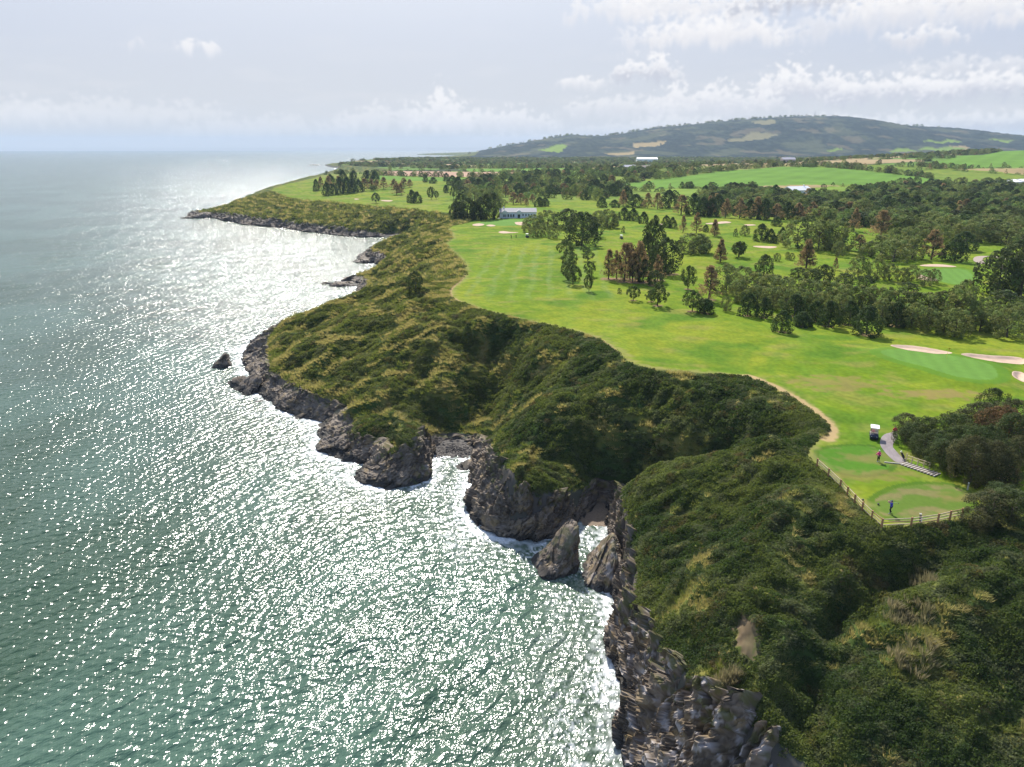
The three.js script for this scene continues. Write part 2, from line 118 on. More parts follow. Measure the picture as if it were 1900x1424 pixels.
const TREES = [["pine","edge",21.7,-298.6,6.5,5.7],["pine","edge",18.7,-245.3,6.1,4.5],["pine","edge",19.7,-236.7,6.0,4.8],["pine","edge",21.0,-269.1,5.9,5.2],["pine","edge",26.5,-251.9,4.9,3.5],["pine","edge",23.5,-223.2,5.2,2.5],["pine","edge",30.2,-306.9,2.9,3.5],["pine","edge",29.4,-286.8,3.8,3.9],["brown","clump",32.4,-246.2,10.2,5.2],["brown","clump",35.0,-246.2,9.7,5.5],["brown","clump",36.8,-240.7,13.1,5.1],["brown","clump",39.3,-244.8,12.2,4.7],["brown","clump",41.2,-239.3,13.5,6.0],["brown","clump",48.0,-242.0,8.6,4.7],["brown","clump",39.3,-238.8,10.2,4.2],["cypress","clumpdark",43.1,-239.3,7.4,4.6],["cypress","clumpdark",45.7,-233.6,4.6,4.5],["cypress","clumpdark",53.1,-279.4,15.8,9.1],["cypress","clumpdark",53.4,-256.3,12.2,8.9],["cypress","clumpdark",48.1,-262.6,13.0,6.6],["pine","row",34.9,-209.3,4.0,3.5],["pine","row",40.5,-201.9,5.8,4.7],["pine","row",39.6,-206.9,3.3,3.0],["pine","row",54.6,-226.7,7.0,4.2],["pine","row",48.4,-194.5,5.4,4.6],["pine","row",51.2,-192.7,3.6,4.3],["shrub","sapling",32.3,-219.7,1.7,1.2],["shrub","sapling",58.2,-390.9,3.3,1.9],["shrub","sapling",110.9,-370.7,3.8,2.1],["brown","bigbrown",56.9,-210.6,10.3,7.6],["leafy","small",57.8,-195.4,3.9,2.7],["leafy","small",116.4,-373.7,4.9,4.3],["cone","front",61.7,-189.2,6.0,4.5],["cone","front",65.1,-186.7,5.2,3.7],["cone","front",64.4,-171.3,5.2,4.4],["cone","front",71.8,-177.9,3.4,3.9],["brown","thin",80.6,-286.6,8.7,4.7],["brown","thin",89.2,-390.4,9.1,4.8],["brown","thin",95.4,-386.9,10.8,6.6],["brown","thin",101.5,-373.9,8.0,4.6],["brown","thin",108.1,-270.6,9.5,5.7],["pine","lone",91.2,-298.3,5.7,4.9],["cone","rowfar",101.9,-393.7,3.7,3.0],["cone","rowfar",85.4,-416.0,6.2,4.3],["cone","rowfar",88.2,-412.1,5.7,4.3],["cone","rowfar",82.5,-432.2,5.2,4.1],["cone","rowfar",77.1,-440.9,6.5,5.4],["cone","rowfar",69.2,-464.4,7.3,6.6],["cone","rowfar",74.1,-459.3,7.2,5.6],["leafy","bushpair",75.6,-308.8,7.9,11.8],["leafy","bushpair",78.6,-308.8,7.0,7.7],["cone","bushside",71.8,-320.1,4.2,4.3],["cone","bushside",80.6,-311.0,5.9,4.2],["cone","pairfar",117.9,-353.0,7.6,6.0],["cone","pairfar",121.3,-350.2,5.6,4.0],["cone","pairfar",121.2,-344.8,3.9,2.6],["cone","pairfar",126.7,-350.2,6.2,4.0],["cone","pairfar",149.2,-422.8,5.1,4.8],["leafy","tiny",102.6,-286.6,3.0,2.5],["leafy","tiny",108.1,-290.4,3.0,1.7],["leafy","tiny",109.0,-288.5,2.8,2.2],["cypress","bigcyp",31.5,-337.5,14.5,13.8],["cypress","bigcyp",30.3,-409.9,10.6,14.7],["cypress","bigcyp",39.2,-368.5,9.6,9.8],["leafy","greybush",52.4,-413.0,9.5,10.2],["leafy","greybush",49.0,-425.0,8.2,8.8],["leafy","greybush",55.5,-412.9,7.3,7.0],["leafy","undercyp",15.7,-375.2,6.3,5.0],["leafy","undercyp",20.2,-365.7,6.5,5.9],["leafy","undercyp",11.7,-372.1,5.9,5.7],["leafy","undercyp",8.9,-392.2,6.2,6.7],["leafy","undercyp",11.9,-418.5,7.0,9.5],["leafy","undercyp",19.8,-418.1,9.3,10.3],["cone","front",73.7,-188.6,5.8,5.1],["cone","front",77.1,-183.7,5.1,4.1],["cone","front",78.3,-178.0,6.2,4.8],["cone","front",84.1,-179.9,6.0,4.7],["cone","front",84.0,-169.8,6.8,5.8],["cone","front",95.4,-178.9,5.8,5.3],["cone","front",71.9,-178.0,3.6,4.0],["cone","front",51.4,-191.8,3.9,3.8],["leafy","band",65.1,-221.9,8.5,7.8],["leafy","band",71.5,-227.5,6.9,8.0],["leafy","band",73.6,-219.1,6.4,7.7],["leafy","band",65.9,-208.8,6.4,6.8],["leafy","band",76.4,-213.9,6.8,8.0],["leafy","band",68.8,-204.0,5.3,6.2],["leafy","band",78.6,-208.8,6.9,7.8],["leafy","band",71.5,-199.4,5.7,6.1],["leafy","band",81.2,-204.0,7.0,7.2],["leafy","band",84.6,-201.7,6.9,7.6],["leafy","band",73.7,-195.0,6.0,5.5],["leafy","band",87.5,-199.4,6.8,7.5],["leafy","band",77.5,-192.8,6.0,5.9],["leafy","band",89.3,-194.9,6.9,6.9],["leafy","band",81.2,-190.7,5.9,5.8],["leafy","band",92.0,-192.8,6.9,6.8],["leafy","band",94.7,-190.7,7.0,7.2],["leafy","band",84.9,-186.6,6.2,5.3],["leafy","band",97.3,-188.6,7.2,6.7],["leafy","band",99.8,-186.6,7.1,7.0],["leafy","band",92.6,-180.8,6.1,5.6],["leafy","band",102.3,-184.6,7.0,7.0],["leafy","band",104.8,-182.7,7.0,7.3],["leafy","band",98.4,-177.1,6.0,5.5],["leafy","band",107.2,-180.8,7.8,7.3],["leafy","band",100.7,-173.6,5.4,5.3],["leafy","band",109.5,-178.9,9.4,7.6],["leafy","band",116.5,-186.6,9.3,6.2],["leafy","band",103.0,-171.0,5.2,5.7],["leafy","band",111.8,-177.1,6.8,6.3],["leafy","band",120.0,-180.8,5.2,5.1],["leafy","bandright",104.0,-168.5,6.5,6.0],["leafy","bandright",112.5,-172.7,4.6,4.9],["leafy","bandright",115.3,-166.8,6.5,7.5],["leafy","bandright",123.3,-173.6,5.9,6.2],["leafy","bandright",117.8,-175.3,4.2,4.6],["leafy","bandright",131.9,-188.6,3.6,5.3],["cypress","rightdark",146.6,-220.5,13.0,11.8],["cypress","rightdark",150.3,-215.1,14.7,8.5],["cypress","rightdark",131.7,-193.9,5.8,9.1],["cypress","rightdark",159.6,-233.4,14.0,10.9],["brown","mid",107.8,-270.2,10.8,6.9],["brown","mid",100.5,-371.1,8.7,4.2],["brown","mid",80.3,-285.0,9.1,4.3],["brown","mid",116.8,-266.2,4.6,2.5],["brown","mid",146.9,-314.2,7.1,7.9],["brown","mid",179.3,-363.5,13.8,12.4],["brown","mid",180.0,-394.1,12.2,7.6],["brown","mid",165.3,-291.7,11.9,10.1],["pine","lone2",90.9,-296.5,6.1,5.1],["leafy","midround",121.6,-244.6,6.8,5.4],["leafy","midround",125.4,-243.6,5.3,4.8],["leafy","midround",127.7,-239.7,4.5,3.3],["leafy","midround",131.0,-240.7,4.9,4.4],["leafy","midround",131.0,-232.8,5.0,4.3],["leafy","midround",136.0,-236.5,4.4,3.3],["leafy","midbig",117.4,-249.0,7.0,6.8],["cypress","midband",86.1,-251.4,7.2,5.2],["cypress","midband",96.8,-248.0,3.5,5.2],["cypress","midband",101.8,-239.7,5.6,6.1],["cypress","midband",105.2,-231.9,4.1,6.5],["cypress","midband",112.2,-231.9,3.5,4.9],["cypress","midband",121.2,-223.2,3.1,5.7],["cypress","midband",99.2,-242.9,3.4,5.1],["leafy","woodfront",126.1,-328.2,12.9,12.4],["leafy","woodfront",131.8,-319.7,12.2,11.0],["leafy","woodfront",138.7,-316.9,12.1,11.6],["leafy","woodfront",138.5,-325.3,11.7,10.4],["leafy","woodfront",132.8,-301.3,5.8,4.8],["leafy","woodfront",146.0,-301.3,5.8,7.6],["leafy","woodfront",150.1,-301.3,8.2,10.4],["leafy","woodfront",148.0,-287.1,8.2,11.2],["leafy","woodfront",157.6,-291.7,8.3,8.1],["leafy","woodfront",158.6,-298.9,8.1,8.9],["cone","woodfrontdark",171.8,-287.1,8.5,7.6],["cone","woodfrontdark",194.0,-319.6,7.9,9.5],["leafy","woodright",212.9,-363.4,10.5,13.3],["leafy","woodright",213.2,-349.7,9.4,12.0],["leafy","woodright",224.3,-349.7,10.2,16.0],["leafy","woodright",227.4,-343.3,9.2,13.3],["leafy","woodright",226.4,-331.0,8.9,11.4],["leafy","woodright",227.8,-363.4,10.5,12.4],["leafy","woodright",249.3,-385.9,9.5,12.3],["leafy","woodright",249.9,-370.6,9.9,13.5],["leafy","woodright",191.6,-331.0,9.7,8.3],["leafy","woodright",209.8,-385.9,7.7,13.2],["leafy","woodright",201.0,-385.9,8.6,13.2],["leafy","woodright",198.4,-356.5,8.8,11.4],["leafy","woodright",220.3,-385.9,9.5,12.3],["leafy","woodright",181.8,-337.1,8.3,10.0],["leafy","woodright",174.1,-337.1,7.6,9.3],["brown","woodbrown",84.5,-575.5,12.3,7.4],["brown","woodbrown",100.2,-557.6,11.6,8.7],["brown","woodbrown",105.4,-546.9,12.1,9.4],["brown","woodbrown",112.3,-500.3,13.2,12.2],["brown","woodbrown",134.8,-475.5,12.2,8.9],["brown","woodbrown",141.4,-467.8,12.7,9.4],["brown","woodbrown",150.9,-464.0,13.9,10.0],["brown","woodbrown",159.3,-453.3,10.1,10.4],["brown","woodbrown",174.8,-460.1,10.3,11.2],["brown","woodbrown",183.3,-460.0,10.9,9.9],["brown","woodbrown",128.7,-491.4,13.0,8.4],["cone","wooddark",93.3,-568.9,9.1,11.4],["cone","wooddark",115.1,-556.3,12.7,11.1],["cone","wooddark",120.1,-500.0,13.2,9.3],["cone","wooddark",123.5,-487.5,11.9,9.1],["cone","wooddark",129.0,-487.3,11.2,8.4],["cone","wooddark",136.4,-499.4,12.5,9.3],["cone","wooddark",154.4,-460.4,12.2,7.9],["cone","wooddark",148.6,-471.4,11.5,7.4],["cone","wooddark",168.2,-460.2,10.3,7.9],["cypress","clubdark",-33.2,-482.8,15.6,8.0],["cypress","clubdark",-27.8,-474.5,12.7,11.6],["cypress","clubdark",-35.1,-475.5,11.0,8.5],["cypress","clubdark",-15.6,-473.1,15.0,11.5],["cypress","clubdark",-20.0,-477.3,13.1,9.2],["cypress","clubdark",-11.6,-483.8,15.0,8.1],["cypress","clubdark",-24.1,-474.1,10.9,7.9],["leafy","clubback",-32.8,-666.3,11.5,11.0],["leafy","clubback",-24.5,-650.2,11.2,11.6],["leafy","clubback",-8.9,-596.4,5.9,8.4],["leafy","clubback",-18.3,-698.1,8.6,11.5],["leafy","clubback",-39.2,-707.2,7.8,9.9],["brown","clubrow",1.1,-616.0,9.9,10.2],["brown","clubrow",7.3,-613.9,9.1,9.4],["brown","clubrow",11.6,-590.1,6.6,4.5],["brown","clubrow",-6.1,-719.1,11.5,11.0],["brown","clubrow",17.2,-634.2,7.1,6.5],["cone","clubcone",21.1,-582.1,6.9,7.4],["cone","clubcone",25.7,-586.3,6.5,6.0],["cone","clubcone",20.0,-736.2,7.2,7.5],["cone","clubcone",7.3,-782.6,8.6,10.9],["cone","clubcone",31.4,-789.5,7.7,9.0],["cone","clubcone",67.6,-567.7,7.7,6.5],["cone","clubcone",76.9,-566.4,5.6,6.5],["brown","backrow",50.1,-699.4,10.3,9.8],["brown","backrow",61.7,-670.3,6.6,9.4],["brown","backrow",83.9,-677.9,5.8,6.0],["brown","backrow",86.1,-585.1,12.3,7.5],["brown","backrow",-48.0,-829.2,11.1,12.6],["brown","backrow",-20.4,-820.6,11.0,9.4],["cone","backdark",-69.3,-795.6,7.8,5.0],["cone","backdark",-59.6,-861.5,11.6,7.6],["cone","backdark",-37.5,-855.4,10.4,11.9],["cone","backdark",-30.4,-868.9,8.5,9.9],["cone","backdark",-26.8,-937.1,11.4,8.3],["cone","backdark",-12.3,-915.0,7.8,9.3],["cone","backdark",-0.7,-912.2,8.9,9.2],["cone","backdark",17.9,-1060.7,9.0,10.7],["cone","backdark",21.2,-965.5,8.2,13.4],["cone","backdark",29.0,-943.1,8.0,13.1],["cone","backdark",42.8,-742.7,6.4,8.5],["cone","backdark",58.3,-724.2,11.5,9.2],["cone","backdark",75.8,-733.7,9.9,10.2],["cone","backdark",84.2,-717.8,9.7,9.1],["cone","backdark",93.1,-702.3,10.8,9.8],["cone","backdark",85.9,-775.4,11.4,8.8],["cone","headclump",-216.7,-842.2,12.4,6.4],["cone","headclump",-190.9,-783.0,13.4,8.0],["cone","headclump",-186.6,-794.5,10.7,8.1],["cone","headclump",-182.0,-806.0,16.8,9.2],["cone","headclump",-176.0,-811.6,16.9,9.3],["cone","headclump",-171.0,-817.3,15.0,9.3],["cone","headclump",-167.1,-829.1,12.2,9.5],["cone","headclump",-220.7,-928.6,12.4,10.6],["cone","headclump",-205.4,-928.5,16.9,10.6],["cone","headclump",-195.9,-945.4,16.1,10.8],["cone","headclump",-182.5,-963.1,15.2,12.2],["cone","headclump",-172.6,-962.3,14.6,9.7],["brown","headbrown",-214.5,-855.2,15.1,9.8],["brown","headbrown",-209.0,-868.7,14.8,9.9],["brown","headbrown",-163.1,-841.1,13.9,11.7],["brown","headbrown",-157.8,-853.4,12.5,10.8],["brown","headbrown",-145.7,-865.2,13.7,11.0],["brown","headbrown",-133.4,-863.5,11.6,12.0],["brown","headbrown",-124.1,-875.8,11.8,12.2],["brown","headbrown",-119.3,-889.5,9.2,9.0],["brown","headbrown",-198.0,-868.8,14.8,11.0],["brown","headbrown",-151.2,-852.6,11.5,8.6],["brown","headpair",-119.6,-785.4,12.0,11.0],["brown","headpair",-114.4,-784.1,12.0,9.0],["pine","headlone",-122.3,-681.1,8.7,7.4],["pine","headlone",-152.1,-833.7,6.1,7.4],["pine","headlone",-75.8,-710.3,11.4,5.4],["pine","headlone",-71.3,-714.7,7.5,4.5],["pine","headlone",-69.7,-808.7,6.9,5.1],["pine","headlone",-54.4,-707.4,11.7,6.3],["cone","headdark",-89.9,-678.9,10.9,7.8],["cone","headdark",-84.0,-670.2,9.5,7.7],["cone","headdark",-110.7,-974.0,10.1,6.2],["cone","headdark",-98.6,-952.5,7.5,8.4],["cone","headdark",-85.0,-990.3,10.2,7.5],["cone","headdark",-61.0,-861.9,12.1,9.8],["cone","headdark",-71.4,-911.6,11.1,10.4],["cypress","slopebush",-30.0,-226.8,6.1,4.0],["cypress","slopebush",-11.2,-183.2,5.3,2.8],["leafy","teethicket",61.9,-107.8,3.0,3.6],["leafy","teethicket",61.1,-104.0,2.9,3.9],["leafy","teethicket",58.8,-102.2,2.9,2.9],["leafy","teethicket",61.5,-101.6,4.8,4.5],["leafy","teethicket",60.1,-97.1,4.4,4.8],["leafy","teethicket",64.1,-99.9,6.4,5.1],["leafy","teethicket",59.4,-98.2,3.3,3.3],["leafy","teethicket",59.3,-92.9,4.5,4.6],["leafy","teethicket",63.8,-96.0,5.9,5.1],["leafy","teethicket",60.0,-88.1,7.2,4.6],["leafy","teethicket",60.4,-91.9,4.9,4.1],["leafy","teethicket",64.5,-92.9,7.1,5.4],["leafy","teethicket",70.8,-104.0,6.3,6.0],["leafy","teethicket",77.5,-111.8,5.8,4.2],["leafy","teethicket",70.4,-106.5,4.0,4.7],["leafy","teethicket",71.3,-100.4,7.1,5.8],["leafy","teethicket",61.9,-87.2,6.8,4.5],["leafy","teethicket",70.5,-96.0,7.7,5.1],["leafy","teethicket",75.4,-104.0,6.8,5.1],["leafy","teethicket",63.4,-87.2,5.9,3.9],["leafy","teethicket",68.2,-90.9,6.1,4.1],["brown","teerust",64.9,-87.7,3.1,3.4],["leafy","teelow",56.7,-78.2,3.8,4.7],["leafy","teelow",58.5,-77.5,4.5,5.0],["leafy","teelow",54.6,-77.1,2.6,3.4],["leafy","teelow",59.8,-80.9,3.6,4.1]];
const WOODS = [[[128.2,-512.5],[181.7,-732.2],[250.2,-751.3],[228.5,-656.4],[273.0,-629.4],[315.8,-695.5],[388.3,-783.9],[456.6,-796.9],[517.1,-764.8],[253.9,-368.4],[220.7,-368.5],[195.6,-387.9],[185.5,-470.8]],[[-69.9,-899.1],[-35.2,-998.2],[41.4,-1178.3],[157.8,-1181.3],[258.1,-1225.6],[220.5,-1081.0],[114.9,-855.0],[118.1,-723.8],[84.4,-592.7],[61.1,-661.5],[0.0,-646.5],[-43.9,-686.1]]];
const THINGS = {"golfer":[45.8,-80.1],"bag":[48.2,-77.8],"lady":[51.5,-95.4],"redman":[58.6,-105.1],"trolley":[55.4,-96.0],"cart":[55.2,-104.6],"cart2":[7.5,-369.2],"cart3":[53.0,-361.5],"fg1":[-0.4,-364.7],"fg2":[2.0,-365.8],"fg3":[43.4,-367.4],"flag":[89.8,-146.6],"club_l":[-7.4,-483.4],"club_r":[14.9,-476.7],"farm":[256.0,-683.0],"sheds":[528.7,-810.9],"house2":[409.3,-2337.6],"house3":[184.1,-1202.1],"house4":[200.4,-1188.5],"house5":[459.2,-1241.1],"handrail":[56.5,-96.2],"post":[58.4,-85.8],"picnic":[150.2,-217.0],"mk1":[45.4,-82.4],"mk2":[44.3,-83.7]};
const ROCKS = {"stack":[5.3,-97.9],"islet":[-89.1,-209.4],"twin":[-73.5,-183.0],"reef":[-66.8,-180.0],"spur":[-11.1,-136.5],"fin1":[-25.4,-129.1],"fin2":[-34.9,-142.0],"fin3":[-40.6,-146.9],"fin4":[-25.1,-137.1],"buttress":[13.0,-95.5],"reef2":[-80.8,-354.4],"reef3":[-80.7,-425.7],"tip":[-299.5,-711.6],"tip2":[-760.5,-3013.9],"b1":[-75.7,-199.7],"fin5":[-51.2,-168.7],"fin6":[-41.6,-161.4]};
const SKX = [-908,-545,-327,-181,-36,72,181,396,487,577,756,952,1149,1363,1612,1754,1896,2147,2238,2367,2514,2694,2839,3024,3208,3426,3648,3978,4527];
const SKE = [20,20,20,42,70,87,107,138,131,128,148,182,199,220,240,247,253,253,243,220,193,189,182,155,138,128,104,83,59];
// ---------- terrain ----------
const BUMPS = [[-190, -690, 190, 210, -6.5], [520, -1250, 430, 330, 15], [1180, -1600, 520, 420, 37], [-700, -2700, 420, 300, 6]], ZR = -5200;
function hill(x, z) {
  if (z > -3300) return 0;
  let e = SKE[SKE.length - 1];
  if (x <= SKX[0]) e = SKE[0];
  else for (let i = 0; i < SKX.length - 1; i++) if (SKX[i + 1] > x) { e = lerp(SKE[i], SKE[i + 1], (x - SKX[i]) / (SKX[i + 1] - SKX[i])); break; }
  return (e - 20) * (z < ZR ? 1 - 0.85 * ss(-ZR, 7600, -z) : ss(3300, -ZR, -z));
}
function plateau(x, z) {
  let h = 20;
  for (const [cx, cz, rx, rz, a] of BUMPS) h += a * Math.exp(-(((x - cx) / rx) ** 2) - ((z - cz) / rz) ** 2);
  return h + hill(x, z);
}
function inside(poly, x, z) {
  let c = false;
  for (let i = 0, j = poly.length - 1; i < poly.length; j = i++) { const a = poly[i], b = poly[j]; if ((a[1] > z) !== (b[1] > z) && x < ((b[0] - a[0]) * (z - a[1])) / (b[1] - a[1]) + a[0]) c = !c; }
  return c;
}
function chaikin(p, closed, times = 2) {
  for (let k = 0; k < times; k++) {
    const q = [], n = p.length;
    if (!closed) q.push(p[0]);
    for (let i = 0; i < (closed ? n : n - 1); i++) { const a = p[i], b = p[(i + 1) % n]; q.push(a.map((v, c) => v * 0.75 + b[c] * 0.25), a.map((v, c) => v * 0.25 + b[c] * 0.75)); }
    if (!closed) q.push(p[n - 1]);
    p = q;
  }
  return p;
}
const bounds = (p) => { const b = [1e9, -1e9, 1e9, -1e9]; for (const q of p) { b[0] = Math.min(b[0], q[0]); b[1] = Math.max(b[1], q[0]); b[2] = Math.min(b[2], q[1]); b[3] = Math.max(b[3], q[1]); } return b; };
const inB = (b, x, z, m = 0) => x > b[0] - m && x < b[1] + m && z > b[2] - m && z < b[3] + m;
function distTo(line, x, z, closed) {
  let best = 1e18, at = 0, f = 0; const n = line.length;
  for (let i = 0; i < (closed ? n : n - 1); i++) {
    const a = line[i], b = line[i + 1 === n ? 0 : i + 1], dx = b[0] - a[0], dz = b[1] - a[1], t = clamp(((x - a[0]) * dx + (z - a[1]) * dz) / (dx * dx + dz * dz + 1e-9)), ex = x - a[0] - dx * t, ez = z - a[1] - dz * t, d = ex * ex + ez * ez;
    if (d < best) { best = d; at = i; f = t; }
  }
  return [Math.sqrt(best), at, f];
}
const coastS = chaikin(COAST, true, 1), topS = chaikin(TOP, true, 1);
const smooth = (p) => chaikin(p, true, 2), withB = (p) => ({ p, b: bounds(p) });
const bunkers = BUNKERS.map((b) => withB(smooth(b))), greens = [GREEN, GREEN2, GREEN3].map((g) => withB(smooth(g))), tees = [TEE1, TEE2].map((g) => withB(smooth(g))), fields = FIELDS.map(([k, p]) => ({ k, ...withB(p) })), woods = WOODS.map((p) => withB(smooth(p)));
const asphalt = withB(smooth(ASPHALT));
const paths = [[EDGEPATH, 0.95], [EDGEPATH2, 0.6]].map(([p, w]) => ({ p: chaikin(p, false, 2), w, b: bounds(p) }));
// folds in the coastal slope: centre line, depth (negative = rib), half width
const FOLDS = [[[[75, -84], [56, -78], [45, -72], [34, -66], [29, -58], [25, -50]], 2.6, 2.6], [[[17, -122], [25, -119], [33, -115], [40, -110]], 6, 4.2], [[[20, -112], [27, -108], [36, -103]], -1.6, 4.5], [[[-10, -149], [-7, -157], [-4, -167], [-6, -178]], 8, 6], [[[-30, -150], [-24, -165], [-14, -182]], 1.8, 4], [[[-52, -178], [-40, -190], [-22, -205]], 1.8, 5], [[[60, -60], [72, -70], [90, -74]], -1.6, 5], [[[24, -72], [33, -80], [40, -90]], -1.2, 6], [[[-70, -300], [-50, -312], [-36, -318]], 5, 9], [[[-78, -345], [-52, -352], [-30, -352]], 6, 10], [[[-80, -230], [-60, -240], [-38, -246]], -2, 8]].map(([p, d, w]) => ({ p, d, w, b: bounds(p) }));

function slopeHeight(x, z, dC, seg, f, dT) {
  const a = coastS[seg], b = coastS[(seg + 1) % coastS.length];
  const Hr = lerp(a[2], b[2], f), L = lerp(a[3], b[3], f);
  const P = plateau(x, z);
  if (dC < L) return [Hr * Math.pow(dC / L, 1.25) - 0.5 - 2.2 * (1 - dC / L), 0, L];
  const e = dC - L, u = e / (e + dT + 1e-6);
  let h = Hr - 0.5 * (1 - ss(0, 2, e)) + (P - Hr) * (1 - Math.pow(1 - u, 1.55));
  const env = ss(0, 0.12, u) * ss(1, 0.8, u);
  for (const g of FOLDS) if (inB(g.b, x, z, g.w * 3)) { const d = distTo(g.p, x, z)[0]; h -= g.d * Math.exp(-((d / g.w) ** 2)) * env; }
  h = Math.max(h, Math.min(Hr, 1.6));
  const k = Math.min(1, (P - Hr) / 8);
  h += env * k * (1.5 * n2(x / 19, z / 19) + 0.9 * (Math.abs(n2(x / 8 + 9, z / 8)) - 0.4) * -1.4 + 0.22 * (1 - 2 * Math.abs(n2(x / 3.1, z / 3.1 + 4))) * ss(420, 260, Math.hypot(x, z)));
  return [h, u, L];
}

const NA = 860, A0 = -46 * rad, A1 = 46 * rad, radii = [];
for (let r = 27; r < 12500;) { radii.push(r); r += r < 75 ? 0.27 : r < 300 ? r * 0.0037 : r < 1300 ? r * 0.0062 : r * 0.0085; }
const NR = radii.length, NV = NA * NR;
const gx = new Float32Array(NV), gz = new Float32Array(NV), gh = new Float32Array(NV), gu = new Float32Array(NV), gd = new Float32Array(NV), gL = new Float32Array(NV), gk = new Uint8Array(NV), gcol = new Float32Array(NV * 3);
// class: 0 sea, 1 coastal slope, 2 golf turf, 3 farmland, 4 hill
const FIELD_COL = { g: [0.105, 0.20, 0.028], l: [0.145, 0.215, 0.03], t: [0.27, 0.205, 0.10], p: [0.36, 0.235, 0.165], y: [0.17, 0.155, 0.08] };
function turfColor(x, z, r) {
  const a = fbm(x / 60, z / 60, 4), b = fbm(x / 9 + 30, z / 9, 3), c = n2(x / 1.3, z / 1.3);
  let k = mix3([0.108, 0.172, 0.011], [0.162, 0.2, 0.017], ss(-0.35, 0.4, a + b * 0.35));
  k = mix3(k, [0.075, 0.145, 0.012], ss(0.05, 0.5, fbm(x / 35 + 90, z / 35, 3)));
  k = mix3(k, [0.2, 0.19, 0.045], 0.55 * ss(0.12, 0.5, fbm(x / 22 - 50, z / 14 + 8, 4)));
  // mower lines along the first fairway, bending to the right at the near end
  if (z < -180 && z > -350 && x > -30 && x < 45) {
    const q = x - 6 + (z + 260) * 0.06 - 12 * ss(230, 180, -z) * ss(230, 180, -z), m = ss(-200, -225, z) * ss(-350, -320, z) * ss(-26, -16, q) * ss(34, 22, q);
    k = mix3(k, [0.165, 0.215, 0.075], m * 0.5 * ss(0.0, 0.95, Math.sin(q * 1.05 + 0.9 * n2(x / 14, z / 30))) * (0.6 + 0.4 * n2(x / 3, z / 9)));
  }
  { const q = x * 0.55 + z * 0.2 + 6 * n2(x / 70, z / 70), s = Math.sin(q * 0.85); k = mix3(k, [0.125, 0.2, 0.02], 0.3 * ss(-0.2, 0.8, s) * ss(-0.25, 0.25, fbm(x / 50 + 3, z / 50 - 8, 2))); }
  // rings of the mower round the near green's approach
  const dx = x - 74, dz = z + 132, d = Math.hypot(dx, dz * 0.8);
  if (d < 34 && d > 10) k = mix3(k, [0.07, 0.15, 0.013], 0.35 * ss(0.2, 0.9, Math.sin(d * 1.15 + n2(x / 8, z / 8) * 0.7)) * ss(34, 28, d));
  const e = n2(x / 4.2 + 7, z / 4.2 - 3); return k.map((v, i) => v * (1 + 0.17 * c + 0.12 * b + (i === 0 ? 0.16 : 0.08) * e));
}
const CELL = (x, z) => { // patchwork of fields: id and nearness to a hedge
  const s = 210, c = Math.cos(0.5), q = Math.sin(0.5), X = (x * c - z * q) / s, Z = (x * q + z * c) / (s * 0.75), ix = Math.floor(X), iz = Math.floor(Z); let b1 = 9, b2 = 9, id = 0;
  for (let i = -1; i <= 1; i++) for (let j = -1; j <= 1; j++) { const hx = ix + i, hz = iz + j, v = Math.sin(hx * 127.1 + hz * 311.7) * 43758.5453, v2 = Math.sin(hx * 269.5 + hz * 183.3) * 43758.5453, fx = v - Math.floor(v), fz = v2 - Math.floor(v2); const d = Math.max(Math.abs(X - hx - 0.2 - fx * 0.6), Math.abs(Z - hz - 0.2 - fz * 0.6)); if (d < b1) { b2 = b1; b1 = d; id = (fx * 7.13 + fz * 3.7) % 1; } else if (d < b2) b2 = d; }
  return [id, b2 - b1];
};
const BARE = [[24.4, -64.6, 1.2, 2.6]];   // a slip of bare soil on the near bluff
const LITTER = TREES.filter((t) => ['clump', 'clumpdark', 'front', 'row', 'bigbrown'].includes(t[1])).map(([, g, x, z, , w]) => [x, z, g.startsWith('clump') ? w * 0.55 : Math.min(2.2, w * 0.3)]);   // bare needle litter under the conifers, as in the photograph
const isWood = (x, z) => woods.some((w) => inB(w.b, x, z) && inside(w.p, x, z));
